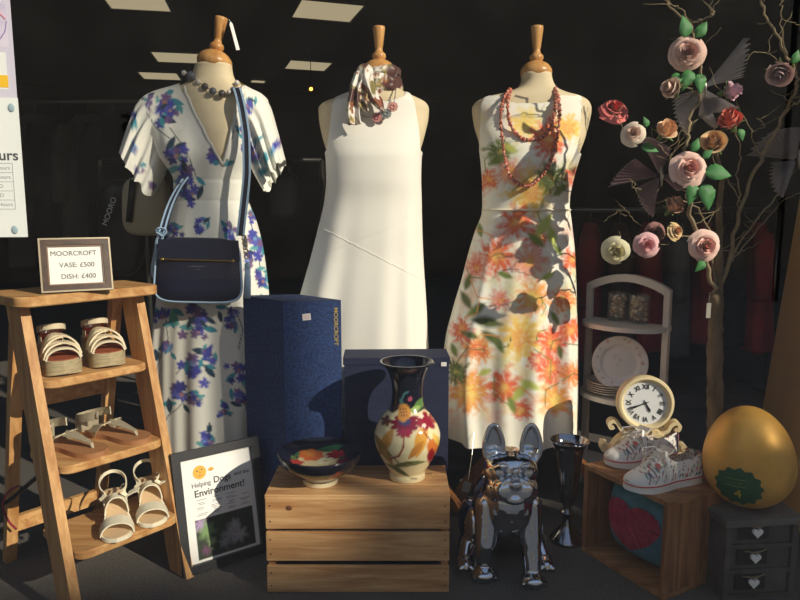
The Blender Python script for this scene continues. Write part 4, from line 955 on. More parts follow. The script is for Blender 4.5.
b.add([vv[k] for k in us], [tuple(mp_[k] for k in f) for f in ff]).xf(MC).build('heart_patch', mat('crimson crinkled ribbon', (176, 40, 74), .6, noise=.4, nscale=120, bump=.5, bscale=300), cu, True)
# sneakers
def sneak_col(vs):
    a = np.array([(v.x, v.y, v.z) for v in vs]); q = Paint(a[:, 0]*1000, a[:, 1]*500+a[:, 2]*900, (238, 234, 226)); r9 = random.Random(2)
    lo = a.min(0)
    for k in range(260):
        i = r9.randrange(len(a)); q.blob(a[i, 0]*1000, a[i, 1]*500+a[i, 2]*900, r9.uniform(1.5, 2.6), r9.choice([(206, 60, 60), (70, 120, 130), (90, 110, 150), (120, 140, 90), (200, 120, 110), (90, 90, 100)]), 5, 0, .5, .4)
    return q.c
m_print = vmat('small flower print canvas', .8); m_rub = mat('white rubber', (240, 238, 232), .5); m_red = mat('red line', (204, 44, 50), .5); m_lace = mat('white lace', (246, 244, 240), .8); m_lin = mat('pale lining', (206, 198, 186), .9)
def sneaker(label, M):
    t = thing('sneaker', label, 'sneaker', M.translation, 'flowered canvas sneakers'); L, W = .25, .088
    sole_mesh(L, W, lambda t: .004*max(0, t-.8)/.2, lambda t: .026).xf(M).build('rubber_sole', m_rub, t, True, auto=50)
    x_, hw, of = sole_outline(L, W, 60)
    l1 = [V((x_[i], of[i]-hw[i]-.0008, .0205)) for i in range(60)]+[V((x_[i], of[i]+hw[i]+.0008, .0205)) for i in range(59, -1, -1)]
    MB().tube(l1+[l1[0]], .0016, 6).xf(M).build('red_line', m_red, t)
    ts = np.linspace(.015, .985, 64); hwt = np.interp(ts*L, x_, hw)*.95; oft = np.interp(ts*L, x_, of)
    ht = spline([(0, .068), (.06, .082), (.2, .072), (.4, .069), (.55, .082), (.62, .08), (.75, .058), (.88, .045), (.95, .038), (1, .026)], ts)[0]
    op = np.clip((.56-ts)/.06, 0, 1)          # how open the top is
    rings = []
    for i, tt in enumerate(ts):
        ring = []; amax = lerp(math.pi/2, math.radians(58), op[i])
        for sgn in (-1, 1):
            arr = [k/11*amax for k in range(12)]
            if sgn > 0: arr = arr[::-1]
            for k in arr:
                c_, s_ = math.cos(k)**.75, math.sin(k)**.85
                if op[i] > 0: zz = .024+(ht[i]-.024)*(k/amax)**.8; yy = hwt[i]*lerp(1.02, lerp(1, .62, (k/amax)**1.3), 1)
                else: zz = .024+(ht[i]-.024)*s_; yy = hwt[i]*c_
                ring.append(V((tt*L, oft[i]+sgn*yy, zz)))
        rings.append(ring)
    mb = MB(); n = len(rings[0]); k0 = 0
    mb.v = [p for r in rings for p in r]; mb.c = [(1, 1, 1)]*len(mb.v)
    for i in range(len(rings)-1):
        for j in range(n-1):
            if j == n//2-1 and op[i] > .01: continue
            mb.f.append((i*n+j, i*n+j+1, (i+1)*n+j+1, (i+1)*n+j))
    mb.f.append(tuple(range(0, n))) if False else None
    cl = sneak_col(mb.v); a = np.array([p.x/L for p in mb.v]); cl[a > .86] = srgb((240, 238, 232))
    mb.xf(M).build('upper', m_print, t, True, cols=cl)
    sole_mesh(L, W, lambda t: .026, lambda t: .03, .006).xf(M).build('insole', m_lin, t)
    # heel wall and tongue
    r2 = [[V((.02+.018*math.cos(a), hwt[3]*1.25*math.sin(a), .024)), V((.022+.02*math.cos(a), hwt[3]*1.1*math.sin(a), .08))] for a in np.linspace(math.pi*.55, math.pi*1.45, 14)]
    mb = MB().loft(r2, False, False); c2 = sneak_col(mb.v); mb.xf(M).build('heel_panel', m_print, t, True, cols=c2)
    MB().ribbon([V((.66*L, .002, .073)), V((.58*L, .002, .087)), V((.5*L, .001, .094)), V((.45*L, .0, .104))], (0, 1, 0), [.03, .04, .044, .046], .004).xf(M).build('tongue', m_lin, t)
    lc = MB()
    for k in range(5):
        u = .70-.045*k; z_ = float(np.interp(u, ts, ht))+.004
        lc.tube([V((u*L, -.022, z_-.009)), V(((u-.012)*L, 0, z_+.002)), V(((u-.03)*L, .022, z_-.009))], .0026, 8); lc.tube([V((u*L, .022, z_-.009)), V(((u-.012)*L, 0, z_+.003)), V(((u-.03)*L, -.022, z_-.009))], .0026, 8)
    z_ = float(np.interp(.52, ts, ht))+.006
    for s in (-1, 1):
        lc.ribbon([V((.53*L, 0, z_)), V((.56*L, s*.022, z_+.016)), V((.64*L, s*.044, z_+.006)), V((.62*L, s*.05, z_-.014)), V((.55*L, s*.034, z_-.012)), V((.53*L, 0, z_))], (1, 0, .6), .007, .0025)
        lc.ribbon([V((.53*L, 0, z_)), V((.57*L, s*.034, z_+.0)), V((.60*L, s*.05, z_-.03)), V((.61*L, s*.054, .035))], (1, 0, .3), .006, .0025)
    lc.ell(V((.53*L, 0, z_)), .006, None, 12, 8); lc.xf(M).build('laces', m_lace, t, True, auto=50)
    return t
zt_ = HZ
def shoe_at(toe, heel, zt_, pitch=0):
    M = place(toe, heel, zt_, .25)
    return M
sneaker('flower-print canvas sneaker behind the other, in front of the clock', shoe_at(G(606, 466, zt_), G(697, 452, zt_), zt_))
sneaker('flower-print canvas sneaker nearest the window on the small crate', shoe_at(G(626, 491, zt_), G(701, 477, zt_), zt_))
# clock
ck = P(645.5, 403, 1.985); m_ivory = mat('ivory painted wood', (232, 212, 166), .5, noise=.05)
fz = V((-.12, -1, .12)).normalized(); MK = look(ck, fz) @ Matrix.Rotation(.0, 4, 'Z')
kt = thing('mantel_clock', 'cream round mantel clock with roman numerals on a scrolled foot behind the sneakers', 'clock', V((ck.x, ck.y, HZ)))
R0 = .084
def turned(prof, n=72):
    return MB().lathe(prof, n=n)
turned([(.0, -.03), (R0*.93, -.03), (R0, -.024), (R0, .004), (R0*.96, .012), (R0*.88, .013), (R0*.80, .006), (R0*.775, -.002), (.0, -.002)]).xf(MK).build('case', m_ivory, kt, True, auto=50)
dl = turned([(.0, -.0015), (R0*.775, -.0015), (R0*.775, -.0005), (.0, .0)]).xf(MK).build('dial', mat('white dial', (226, 228, 228), .5), kt)
m_black = mat('black dial paint', (26, 26, 30), .5)
for k, s_ in enumerate(('XII', 'I', 'II', 'III', 'IIII', 'V', 'VI', 'VII', 'VIII', 'IX', 'X', 'XI')):
    a = math.radians(90-30*k); text('numeral', s_, .021, MK @ Matrix.Translation((.049*math.cos(a), .049*math.sin(a), .0008)) @ Matrix.Rotation(a-math.pi/2, 4, 'Z'), m_black, dl, .0002, bold=.0004, sx=.82)
def hand(ang, ln, w, z_):
    a = math.radians(90-ang); return MB().star([(-.01, -w*.4), (ln*.5, -w), (ln*.72, -w*1.6), (ln, 0), (ln*.72, w*1.6), (ln*.5, w), (-.01, w*.4)], .0008, MK @ Matrix.Translation((0, 0, z_)) @ Matrix.Rotation(a, 4, 'Z'))
hand(152, .032, .0028, .0015).build('hour_hand', m_black, kt); hand(248, .05, .0024, .0026).build('minute_hand', m_black, kt)
MB().ell((0, 0, .003), (.004, .004, .002), None, 16, 8).xf(MK).build('hub', m_black, kt)
MF = look(V((ck.x, ck.y, 0)), (-.12, -1, 0))
def scroll(pts, w=.011, th=.034):
    s = np.linspace(0, len(pts)-1, 60); k = spline([(i, *q) for i, q in enumerate(pts)], s)
    return MB().ribbon([MF @ V((k[0][i], k[1][i], -.012)) for i in range(60)], MF.to_3x3() @ V((0, 0, 1)), th, w)
ZB = HZ
for s in (-1, 1):
    scroll([(s*.01, ZB+.078), (s*.045, ZB+.07), (s*.068, ZB+.078), (s*.08, ZB+.098), (s*.094, ZB+.104), (s*.104, ZB+.094), (s*.099, ZB+.082), (s*.09, ZB+.086)]).build('upper_scroll', m_ivory, kt, True, auto=40)
    scroll([(s*.02, ZB+.07), (s*.05, ZB+.06), (s*.075, ZB+.04), (s*.09, ZB+.018), (s*.108, ZB+.009), (s*.122, ZB+.016), (s*.12, ZB+.03), (s*.11, ZB+.028)], .014, .044).build('lower_scroll', m_ivory, kt, True, auto=40)
MB().box((0, ZB+.068, -.012), (.09, .026, .034), bev=.003).xf(MF).build('scroll_bridge', m_ivory, kt); MB().box((0, ZB+.0075, -.012), (.19, .015, .05), bev=.003).xf(MF).build('foot_board', m_ivory, kt)
# ================================================================== CORNER SHELF WITH PLATES AND JARS
m_wpaint = mat('white painted wood', (214, 210, 204), .55, noise=.06)
pL = V((P(590, 300, 2.42).x, 2.42, 0)); pR = V((P(668, 300, 2.22).x, 2.22, 0)); sx_ = (pR-pL).normalized(); sn = V((sx_.y, -sx_.x, 0)); SW = (pR-pL).length
cs_ = thing('corner_shelf', 'small white arched display shelf holding plates and jars behind the clock', 'shelf', (pL+pR)/2)
MS = frame(pL, sx_, UP, sn)     # x along the back, y up, z to the viewer
ztop = P(590, 283, 2.42).z
for x_ in (0, SW): MB().box((x_, ztop/2, 0), (.022, ztop, .022), bev=.003).xf(MS).build('post', m_wpaint, cs_)
ap = [(SW*u, ztop+.03*math.sin(math.pi*u)**.8*1.35-.012) for u in np.linspace(0, 1, 30)]
MB().ribbon([MS @ V((x_, y_, 0)) for x_, y_ in ap], MS.to_3x3() @ V((0, 0, 1)), .022, .026).build('arched_top', m_wpaint, cs_, True, auto=40)
zs1, zs2 = P(628, 327, 2.22).z, P(622, 402, 2.2).z
def halfshelf(zz, d=.13):
    pts = [(SW*(.5-.52*math.cos(a)), d*math.sin(a)**.8) for a in np.linspace(0, math.pi, 40)]+[(SW*1.02, -.03), (-.02*SW, -.03)]
    return MB().star(pts, .016, MS @ Matrix.Translation((0, zz-.016, 0)) @ Matrix(((1, 0, 0, 0), (0, 0, 1, 0), (0, 1, 0, 0), (0, 0, 0, 1))))
for zz in (zs1, zs2, .12): halfshelf(zz).build('shelf_board', m_wpaint, cs_)
m_china = vmat('painted china', .25, coat=.4)
def plate(label, M, R, n=''):
    t = thing('dinner_plate', label, 'plate', M.translation, 'flower rimmed china plates')
    mb = MB().lathe(fine([(.0, .0), (R*.5, .0), (R*.55, .003), (R*.7, .007), (R*.97, .016), (R, .0175), (R*.99, .0195), (R*.7, .0115), (R*.62, .007), (R*.5, .005), (.0, .005)], 60), n=72)
    a = np.array([(v.x, v.y) for v in mb.v])/R*100; q = Paint(a[:, 0], a[:, 1], (214, 212, 212)); d_ = np.hypot(a[:, 0], a[:, 1])
    for k in range(40):
        w = rr.uniform(0, 6.3); q_ = rr.uniform(74, 92); q.blob(q_*math.cos(w), q_*math.sin(w), rr.uniform(3, 7), rr.choice([(196, 150, 130), (160, 150, 120), (190, 130, 120), (140, 140, 110)]), 5, 0, .5, .5, a=.8)
    for k in range(5): q.blob(rr.uniform(-22, 10), rr.uniform(-10, 25), rr.uniform(8, 14), rr.choice([(196, 180, 176), (190, 186, 170)]), 5, 0, .5, .6, a=.6)
    q.mix((d_-97)/2, (196, 184, 170)); mb.xf(M).build('plate_body', m_china, t, True, cols=q.c)
base = MS @ V((SW*.42, zs2, .045))
for k in range(5): plate(('plate at the bottom of the stack on the small white shelf', 'second plate from the bottom of the stack on the small white shelf', 'middle plate of the stack on the small white shelf', 'fourth plate from the bottom of the stack on the small white shelf', 'topmost flat plate of the stack on the small white shelf')[k], Matrix.Translation(base+UP*(.0078*k)), .088)
pc = P(619.5, 363, 2.26); plate('flower-rimmed china plate propped upright above the stack', look(pc, (-.22, -1, .22)), .093)
m_jar = sheer('clear jar glass', (220, 225, 220), .10, .15)
for (px_, lab) in ((617.5, 'left glass jar of shells on the upper white shelf'), (638.5, 'right glass jar of shells on the upper white shelf')):
    c = MS @ V((0, zs1, .05)); yy = c.y+(-.02 if px_ < 630 else -.08); c = V((P(px_, 320, yy).x, yy, zs1))
    t = thing('glass_jar', lab, 'jar', c, 'glass jars of shells')
    MB().lathe([(.0, .0), (.034, .0), (.036, .004), (.036, .096), (.034, .1), (.033, .1), (.0335, .096), (.0335, .005), (.0, .004)], c, 36).build('jar_glass', m_jar, t, True, auto=40)
    b = MB(); r3 = random.Random(px_)
    for k in range(64):
        a = r3.uniform(0, 6.3); q_ = .026*math.sqrt(r3.random()); b.ell(c+V((q_*math.cos(a), q_*math.sin(a), .012+.078*k/64)), (.009, .0065, .0055), Matrix.Rotation(r3.uniform(0, 3), 3, 'Z') @ Matrix.Rotation(r3.uniform(-1, 1), 3, 'X'), 10, 6, col=srgb(r3.choice([(206, 180, 128), (180, 146, 96), (222, 204, 160), (150, 116, 74)])))
    o = b.build('shells', vmat('shell', .5), t, True); o['kind'] = 'stuff'
# ================================================================== EGG ON DRAWERS
zc = .225; dcx = P(757, 512, 1.7).x
ch = thing('mini_drawers', 'small grey three-drawer cabinet with white heart pulls under the golden egg', 'drawers', (dcx, 1.73, 0))
MCh = frame(V((dcx-.105, 1.645, 0)), (1, .1, 0), UP, (.1, -1, 0)); m_grey = mat('grey washed wood', (86, 79, 74), .8, noise=.3, nscale=30); m_dk = mat('dark drawer front', (34, 28, 24), .8); m_heart = mat('white china heart', (238, 236, 232), .35); m_wire = mat('twine', (150, 132, 100), .8)
cwid, cdep = .20, .17
b = MB(); 
for x_ in (.008, cwid-.008): b.box((x_, zc/2-.01, -cdep/2), (.016, zc-.02, cdep))
for k in range(4): b.box((cwid/2, .006+k*.0700, -cdep/2), (cwid-.034, .012, cdep-.002))
b.box((cwid/2, zc/2-.01, -cdep+.005), (cwid-.034, zc-.03, .01)); b.xf(MCh).build('carcass', m_grey, ch)
MB().box((cwid/2, zc-.010, -cdep/2), (cwid+.02, .02, cdep+.02), bev=.003).xf(MCh).build('top_slab', mat('slate grey top', (112, 106, 98), .7, noise=.3, nscale=20), ch)
for k in range(3):
    z_ = .041+k*.0700; dr = MB().box((cwid/2, z_, -.07), (cwid-.038, .056, .13), bev=.002).xf(MCh).build('drawer', m_grey, ch)
    MB().box((.075, z_+.006, -.0035), (.085, .042, .004)).xf(MCh).build('drawer_label_recess', m_dk, dr)
    hp = []
    for a in np.linspace(0, 2*math.pi, 36, endpoint=False): hp.append((.00088*16*math.sin(a)**3, .00088*(13*math.cos(a)-5*math.cos(2*a)-2*math.cos(3*a)-math.cos(4*a))))
    MB().star(hp, .007, MCh @ Matrix.Translation((.080, z_+.007, .003))).build('heart_pull', m_heart, dr)
    b = MB(); b.tube([V((.05, z_+.025, .003)), V((.066, z_+.024, .006)), V((.082, z_+.02, .006)), V((.096, z_+.025, .006)), V((.112, z_+.029, .003))], .0016, 6); b.ell((.078, z_+.023, .007), (.004, .003, .004), None, 10, 6); b.ell((.088, z_+.024, .007), (.004, .003, .004), None, 10, 6); b.xf(MCh).build('twine', m_wire, dr, True)
ec = V((P(752.5, 460, 1.735).x, 1.735, zc)); RE = .115; HE = .275
eg = thing('golden_egg', 'large golden egg with a green numbered rosette, standing on the small drawers', 'egg', ec)
m_gegg = mat('brushed gold leaf', (236, 180, 84), .45, .4, noise=.22, nscale=14, bump=.25, bscale=60)
def er(h): # egg radius at height fraction
    return RE*max(0, 1-((h-.44)/(.44 if h < .44 else .56))**2)**.5*(1-.10*(h-.44))
tiltE = Matrix.Translation(ec) @ Matrix.Rotation(math.radians(-5), 4, 'Y')
hs = (1-np.cos(np.linspace(0, np.pi, 90)))/2
MB().lathe([(max(er(h), .0004), h*HE) for h in hs], n=96).xf(tiltE).build('eggshell', m_gegg, eg, True)
# rosette laid over the shell
azr = math.atan2(-1, -.85)
def eggpt(u, v, lift):  # u sideways, v up (metres) around the rosette centre
    h = (.092+v)/HE; r = er(h); a = azr+u/r; e = 1e-3; dr_ = (er(h+e)-er(h-e))/(2*e*HE); n_ = V((math.cos(a), math.sin(a), -dr_)).normalized()
    return tiltE @ (V((r*math.cos(a), r*math.sin(a), h*HE))+n_*lift)
b = MB(); ro = []; n_ = 26
for k in range(144):
    a = 2*math.pi*k/144; ph = abs((k/144*13) % 1-.5)*2; ro.append((a, .062*(.86+.14*ph), .055*(.86+.14*ph)))
rings = [[eggpt(x_*f*math.cos(a), y_*f*math.sin(a), .002) for a, x_, y_ in ro] for f in np.linspace(.02, 1, 12)]; rings.append([eggpt(x_*math.cos(a), y_*math.sin(a), .0) for a, x_, y_ in ro])
rs = b.loft(rings, True, False).build('rosette', mat('dark green foil', (28, 84, 48), .4), eg, True, auto=40)
m_gl = mat('gold print', (206, 178, 66), .5)
c = eggpt(0, -.018, .0032); z_ = (eggpt(0, -.018, .01)-eggpt(0, -.018, 0)).normalized(); text('numeral', '4', .038, look(c, z_), m_gl, rs, .0006)
b = MB()
for v_, w_ in ((.022, .05), (.012, .03), (.003, .058)):
    for i in range(int(w_/.004)):
        u_ = -w_/2+i*.004
        if rr.random() < .85: b.hexa([eggpt(u_, v_, .0022), eggpt(u_+.003, v_, .0022), eggpt(u_+.003, v_, .0032), eggpt(u_, v_, .0032), eggpt(u_, v_+.0024, .0022), eggpt(u_+.003, v_+.0024, .0022), eggpt(u_+.003, v_+.0024, .0032), eggpt(u_, v_+.0024, .0032)])
b.build('small_print', mat('faded gold print', (120, 140, 70), .6), rs)
# ================================================================== BLOSSOM TREE
m_bark = mat('grey brown bark', (128, 108, 78), .85, col2=(84, 68, 48), nscale=30, bump=.8, bscale=90, stretch=(1, 1, .35))
m_twig = mat('pale dry twig', (150, 132, 100), .8, noise=.35, nscale=60)
tb_ = V((P(716, 500, 2.05).x, 2.05, 0))
tree = thing('twig_tree', 'bare grey-brown branch tree decorated with roses at the right', 'tree', tb_)
def branch(pts, r0, r1, name='branch', m=None, n=30, wob=.004, seg=10):
    s = np.linspace(0, len(pts)-1, n); k = spline([(i, *q) for i, q in enumerate(pts)], s)
    w = [P(k[0][i], k[1][i], k[2][i])+V((rr.gauss(0, wob), rr.gauss(0, wob), rr.gauss(0, wob*.5))) for i in range(n)]
    MB().tube(w, [lerp(r0, r1, i/(n-1))*rr.uniform(.93, 1.08) for i in range(n)], seg).build(name, m or m_twig, tree, True); return w
tp = [P(714, 300+670*math.tan(math.atan2(H, 2.05)-TH), 2.05)]
base_ = tp[0]; 
branch([(713, 522, 2.05), (713, 480, 2.05), (715, 420, 2.05), (715, 350, 2.04), (717, 295, 2.03)], .027, .021, 'trunk', m_bark, 44, .0012, 16)
branch([(717, 298, 2.03), (719, 260, 2.04), (719, 215, 2.05), (722, 180, 2.06), (716, 150, 2.05)], .015, .004, 'branch', m_bark, 30, .0015)
BR = [([(716, 300, 2.03), (708, 268, 1.97), (699, 238, 1.9), (690, 210, 1.86), (687, 178, 1.84), (684, 158, 1.83), (688, 138, 1.83), (691, 118, 1.84), (699, 98, 1.84), (701, 78, 1.85), (695, 50, 1.86), (691, 26, 1.86), (678, 15, 1.87), (660, -6, 1.88)], .011, .004),
      ([(717, 300, 2.03), (728, 262, 2.0), (742, 205, 1.95), (760, 160, 1.92), (777, 128, 1.9), (795, 92, 1.88), (797, 78, 1.88), (786, 54, 1.87), (774, 32, 1.87), (764, 12, 1.86), (760, -8, 1.86)], .010, .0035),
      ([(785, 112, 1.89), (795, 104, 1.9), (806, 100, 1.92)], .005, .003), ([(788, 56, 1.87), (781, 30, 1.85), (782, 5, 1.85), (784, -8, 1.85)], .003, .0018),
      ([(690, 24, 1.86), (700, 20, 1.85), (712, 14, 1.84), (711, 2, 1.84)], .0035, .0016), ([(691, 26, 1.86), (680, 8, 1.84), (674, 6, 1.83), (665, -4, 1.82)], .003, .0015),
      ([(716, 296, 2.03), (712, 250, 2.0), (704, 220, 1.98), (694, 205, 1.96), (672, 200, 1.9), (648, 205, 1.86), (636, 190, 1.84), (630, 178, 1.83)], .005, .0018),
      ([(700, 240, 1.92), (686, 236, 1.88), (668, 236, 1.86), (650, 246, 1.85), (625, 250, 1.84), (606, 246, 1.83)], .004, .0016),
      ([(695, 225, 1.9), (712, 214, 1.9), (722, 206, 1.9)], .003, .0015), ([(704, 258, 1.95), (720, 250, 1.93), (738, 252, 1.92), (744, 250, 1.92)], .003, .0012),
      ([(687, 178, 1.84), (674, 166, 1.84), (664, 150, 1.84), (650, 140, 1.84), (632, 138, 1.84), (612, 110, 1.85)], .0035, .0016), ([(688, 138, 1.83), (682, 128, 1.83), (676, 148, 1.84), (668, 162, 1.84)], .003, .0015),
      ([(739, 208, 1.95), (738, 180, 1.93), (740, 150, 1.92), (734, 128, 1.91), (726, 108, 1.9)], .004, .0018), ([(760, 160, 1.92), (752, 132, 1.9), (744, 118, 1.9), (738, 106, 1.9)], .003, .0015),
      ([(722, 280, 2.03), (742, 240, 2.08), (768, 205, 2.1), (796, 170, 2.12)], .006, .002), ([(730, 262, 2.03), (756, 232, 2.1), (785, 200, 2.14), (806, 190, 2.15)], .004, .0016),
      ([(701, 98, 1.84), (690, 88, 1.83), (678, 86, 1.83)], .0025, .0015), ([(702, 90, 1.84), (712, 100, 1.83), (724, 96, 1.83)], .0025, .0015), ([(745, 62, 1.85), (756, 52, 1.85), (770, 54, 1.86), (780, 66, 1.87)], .0018, .0014),
      ([(742, 205, 1.95), (728, 178, 1.93), (714, 160, 1.9), (712, 140, 1.88)], .003, .0015), ([(640, 226, 1.86), (622, 210, 1.85), (604, 222, 1.85)], .0018, .001), ([(752, 132, 1.9), (764, 126, 1.89), (756, 118, 1.88)], .002, .001)]
BR = [([(x_, y_, Y_+.10*min(1, max(0, (2.03-Y_)/.1))) for x_, y_, Y_ in p_], a_, b_) for p_, a_, b_ in BR]
for pts, r0, r1 in BR:
    w = branch(pts, r0*.62, r1*.7, n=5*len(pts), wob=.0028)
    for k in range(max(2, len(pts)-2)):   # fine side twigs
        p = w[rr.randrange(len(w)//3, len(w))]; d_ = V((rr.gauss(0, 1), rr.gauss(0, .6), rr.gauss(.3, .8))).normalized(); L = rr.uniform(.03, .09)
        q = [p+d_*L*t+V((rr.gauss(0, .004), rr.gauss(0, .004), .012*t*t)) for t in np.linspace(0, 1, 6)]; q[0] = p
        MB().tube(q, [.0012, .0011, .001, .0009, .0008, .0006], 6).build('twig', m_twig, tree, True)
m_petal = vmat('silk rose petal', .75, sheen=.2); m_leaf = mat('silk rose leaf', (66, 140, 70), .6, noise=.35, nscale=40); m_sep = mat('rose sepal', (96, 124, 62), .7)
def leaf_mesh(M, L, W):
    rings = []
    for t in np.linspace(0, 1, 12):
        hw = max(.0004, W*.58*math.sin(math.pi*t**.8)**.9*(1-.35*t))*(1+.06*math.sin(t*40)); z_ = -.22*L*t*t
        rings.append([V((-hw, t*L, z_+.4*hw)), V((0, t*L, z_)), V((hw, t*L, z_+.4*hw)), V((hw, t*L, z_+.4*hw-.0008)), V((0, t*L, z_-.0008)), V((-hw, t*L, z_+.4*hw-.0008))])
    return MB().loft(rings, True, True).xf(M)
def rose(label, px_, py_, Y, rpx, face, cols, bud=False, leaves=()):
    Y += .10; c = P(px_, py_, Y); R = rpx*Y/F*(1.2 if bud else .78); t = thing('silk_rose', label, 'rose', c, 'silk roses on the twig tree')
    M = look(c, face); mb = MB(); r5 = random.Random(px_*7+py_)
    layers = ((.16, 3, 1.0, .1), (.28, 3, 1.02, .2), (.42, 4, .98, .3), (.56, 5, .9, .45), (.72, 5, .74, .6), (.88, 5, .5, .9), (1.05, 6, .22, 1.2)) if not bud else ((.2, 3, 1.5, .0), (.36, 3, 1.45, .08), (.55, 4, 1.2, .2), (.74, 4, .9, .45))
    for li, (k, n, hh, curl) in enumerate(layers):
        for j in range(n):
            a0 = 2*math.pi*j/n+li*.7+r5.uniform(-.2, .2); span = 2.3*math.pi/n*(.62 if n > 4 else .7); vs = []; nu, nv = 9, 8; cc_ = []
            kk = k*r5.uniform(.88, 1.1); h_ = hh*r5.uniform(.92, 1.05)
            for b_ in range(nv):
                v = b_/(nv-1)
                for a_ in range(nu):
                    u = -1+2*a_/(nu-1); edge = 1-.34*v*abs(u)**2.2-.05*v*math.exp(-(u*5)**2)
                    rad = R*kk*(.18+.82*v**.55)*(1+.22*curl*max(0, v-.7)/.3)+R*.018*math.sin(5*u+j)*v
                    z_ = R*h_*(v*edge)-R*.28*curl*max(0, v-.72)/.28-R*.35
                    an = a0+u*span*(.5+.5*v**.6)-.12*math.sin(3*v); vs.append(M @ V((rad*math.cos(an), rad*math.sin(an), z_)))
                    f_ = min(1, li/(len(layers)-1)*.45+.6*v**2.5); ca, cb = srgb(cols[0]), srgb(cols[1]); cc_.append(tuple(ca[q]*(1-f_)+cb[q]*f_ for q in range(3)))
            fs = [(b_*nu+a_, b_*nu+a_+1, (b_+1)*nu+a_+1, (b_+1)*nu+a_) for b_ in range(nv-1) for a_ in range(nu-1)]
            mb.add(vs, fs); mb.c[-len(vs):] = cc_
    k0 = srgb(cols[0]); mb.ell(M @ V((0, 0, R*(.05 if bud else .12))), (R*.17, R*.17, R*.3), M.to_3x3(), 12, 8, col=tuple(v*.9 for v in k0))
    mb.build('petals', m_petal, t, True)
    b = MB()
    for k in range(5):
        a = k*1.257; Mq = M @ Matrix.Translation((0, 0, -R*.35)) @ Matrix.Rotation(a, 4, 'Z') @ Matrix.Rotation(.5 if bud else -.1, 4, 'X'); b.merge(leaf_mesh(Mq, R*(1.0 if bud else .85), R*.4))
    b.tube([M @ V((0, 0, -R*.3)), M @ V((0, 0, -R*.8))], [R*.22, R*.1], 10); b.build('calyx', m_sep, t, True)
    for dx, dy, L, ang, tl in leaves:
        p = P(px_+dx, py_+dy, Y+.01); q = math.radians(ang); d_ = V((math.cos(q), -.25, math.sin(q))); z_ = V((0, -1, tl))
        x_ = d_.cross(z_).normalized(); leaf_mesh(frame(p, x_, d_, x_.cross(d_)), L, L*.62).build('leaf', m_leaf, t, True)
DP_, PK, CR, PE, RD = ((176, 112, 108), (238, 200, 182)), ((226, 146, 138), (250, 214, 198)), ((224, 160, 150), (250, 234, 210)), ((226, 150, 110), (250, 222, 180)), ((196, 60, 66), (238, 124, 116))
rose('dusty pink rose highest on the twig tree, with green leaves above and below it', 688, 52, 1.82, 16, (-.25, -1, .05), DP_, False, ((-3, -14, .06, 100, .4), (8, -14, .05, 60, .3), (2, 18, .06, 250, .3), (10, 22, .055, 280, .3), (-8, 22, .05, 230, .3)))
rose('small cream pink rosebud just below the highest rose, facing left', 673, 89, 1.80, 10.5, (-.9, -.6, .2), CR, True, ())
rose('lilac pink rosebud beside the upper grey pleated butterfly', 728, 92, 1.81, 10, (.8, -.6, .1), ((176, 110, 140), (226, 190, 200)), True)
rose('drooping pale rose with purple centre at the far right branch', 780, 72, 1.84, 12.5, (-.5, -.7, -.6), ((140, 70, 110), (232, 206, 196)), True, ((12, -8, .04, 70, .2),))
rose('deep pink red rose furthest left on the twig tree', 615, 108, 1.92, 15, (.1, -.8, .7), RD, False)
rose('cream pink rose between the red rose and the peach rosebud', 633, 133, 1.82, 11.5, (-.5, -.9, .25), CR, False, ((8, 14, .05, -10, .5), (14, -6, .03, 110, .3)))
rose('peach rosebud between the cream pink rose and the pleated butterfly wings', 664, 132, 1.82, 11, (.25, -.8, .55), PE, True)
rose('coral red rosebud with green base above the yellow peach rose', 731, 123, 1.83, 11.5, (-.5, -.5, .75), ((206, 64, 56), (236, 130, 104)), True, ((8, 6, .035, -70, .2),))
rose('yellow peach rose just below the coral red rosebud', 713, 144, 1.82, 12.5, (-.4, -.8, .4), ((216, 150, 120), (242, 214, 160)), True)
rose('open pink rose with two big green leaves on its right', 690, 168, 1.78, 17, (-.1, -1, .15), PK, False, ((14, 4, .075, -5, .3), (13, 16, .075, -75, .2), (3, 16, .06, -100, .2), (2, -16, .04, 70, .3), (12, -10, .035, 40, .2)))
rose('brownish peach rosebud below the open pink rose', 672, 208, 1.83, 10.5, (.4, -.6, .7), ((160, 100, 80), (214, 170, 140)), True)
rose('dusky mauve rose half hidden behind the brownish rosebud', 656, 232, 1.88, 11, (0, -1, .2), ((110, 66, 66), (156, 110, 104)), False)
rose('small yellow pink rose above right of the flat pink blossom', 677, 231, 1.84, 9, (.4, -.9, .3), ((210, 130, 110), (234, 206, 150)), False)
rose('flat pale pink blossom beside the cream rose', 647, 245, 1.81, 12.5, (-.2, -1, .0), ((226, 140, 150), (244, 196, 196)), False)
rose('cream yellow rose lowest on the left, above the white shelf', 616, 252, 1.81, 13.5, (-.3, -.9, -.3), ((206, 190, 120), (244, 236, 200)), False)
rose('open pink rose lowest on the trunk, above the hanging tag', 706, 246, 1.80, 16, (-.05, -1, .05), PK, False, ((-2, 15, .04, 230, .2),))
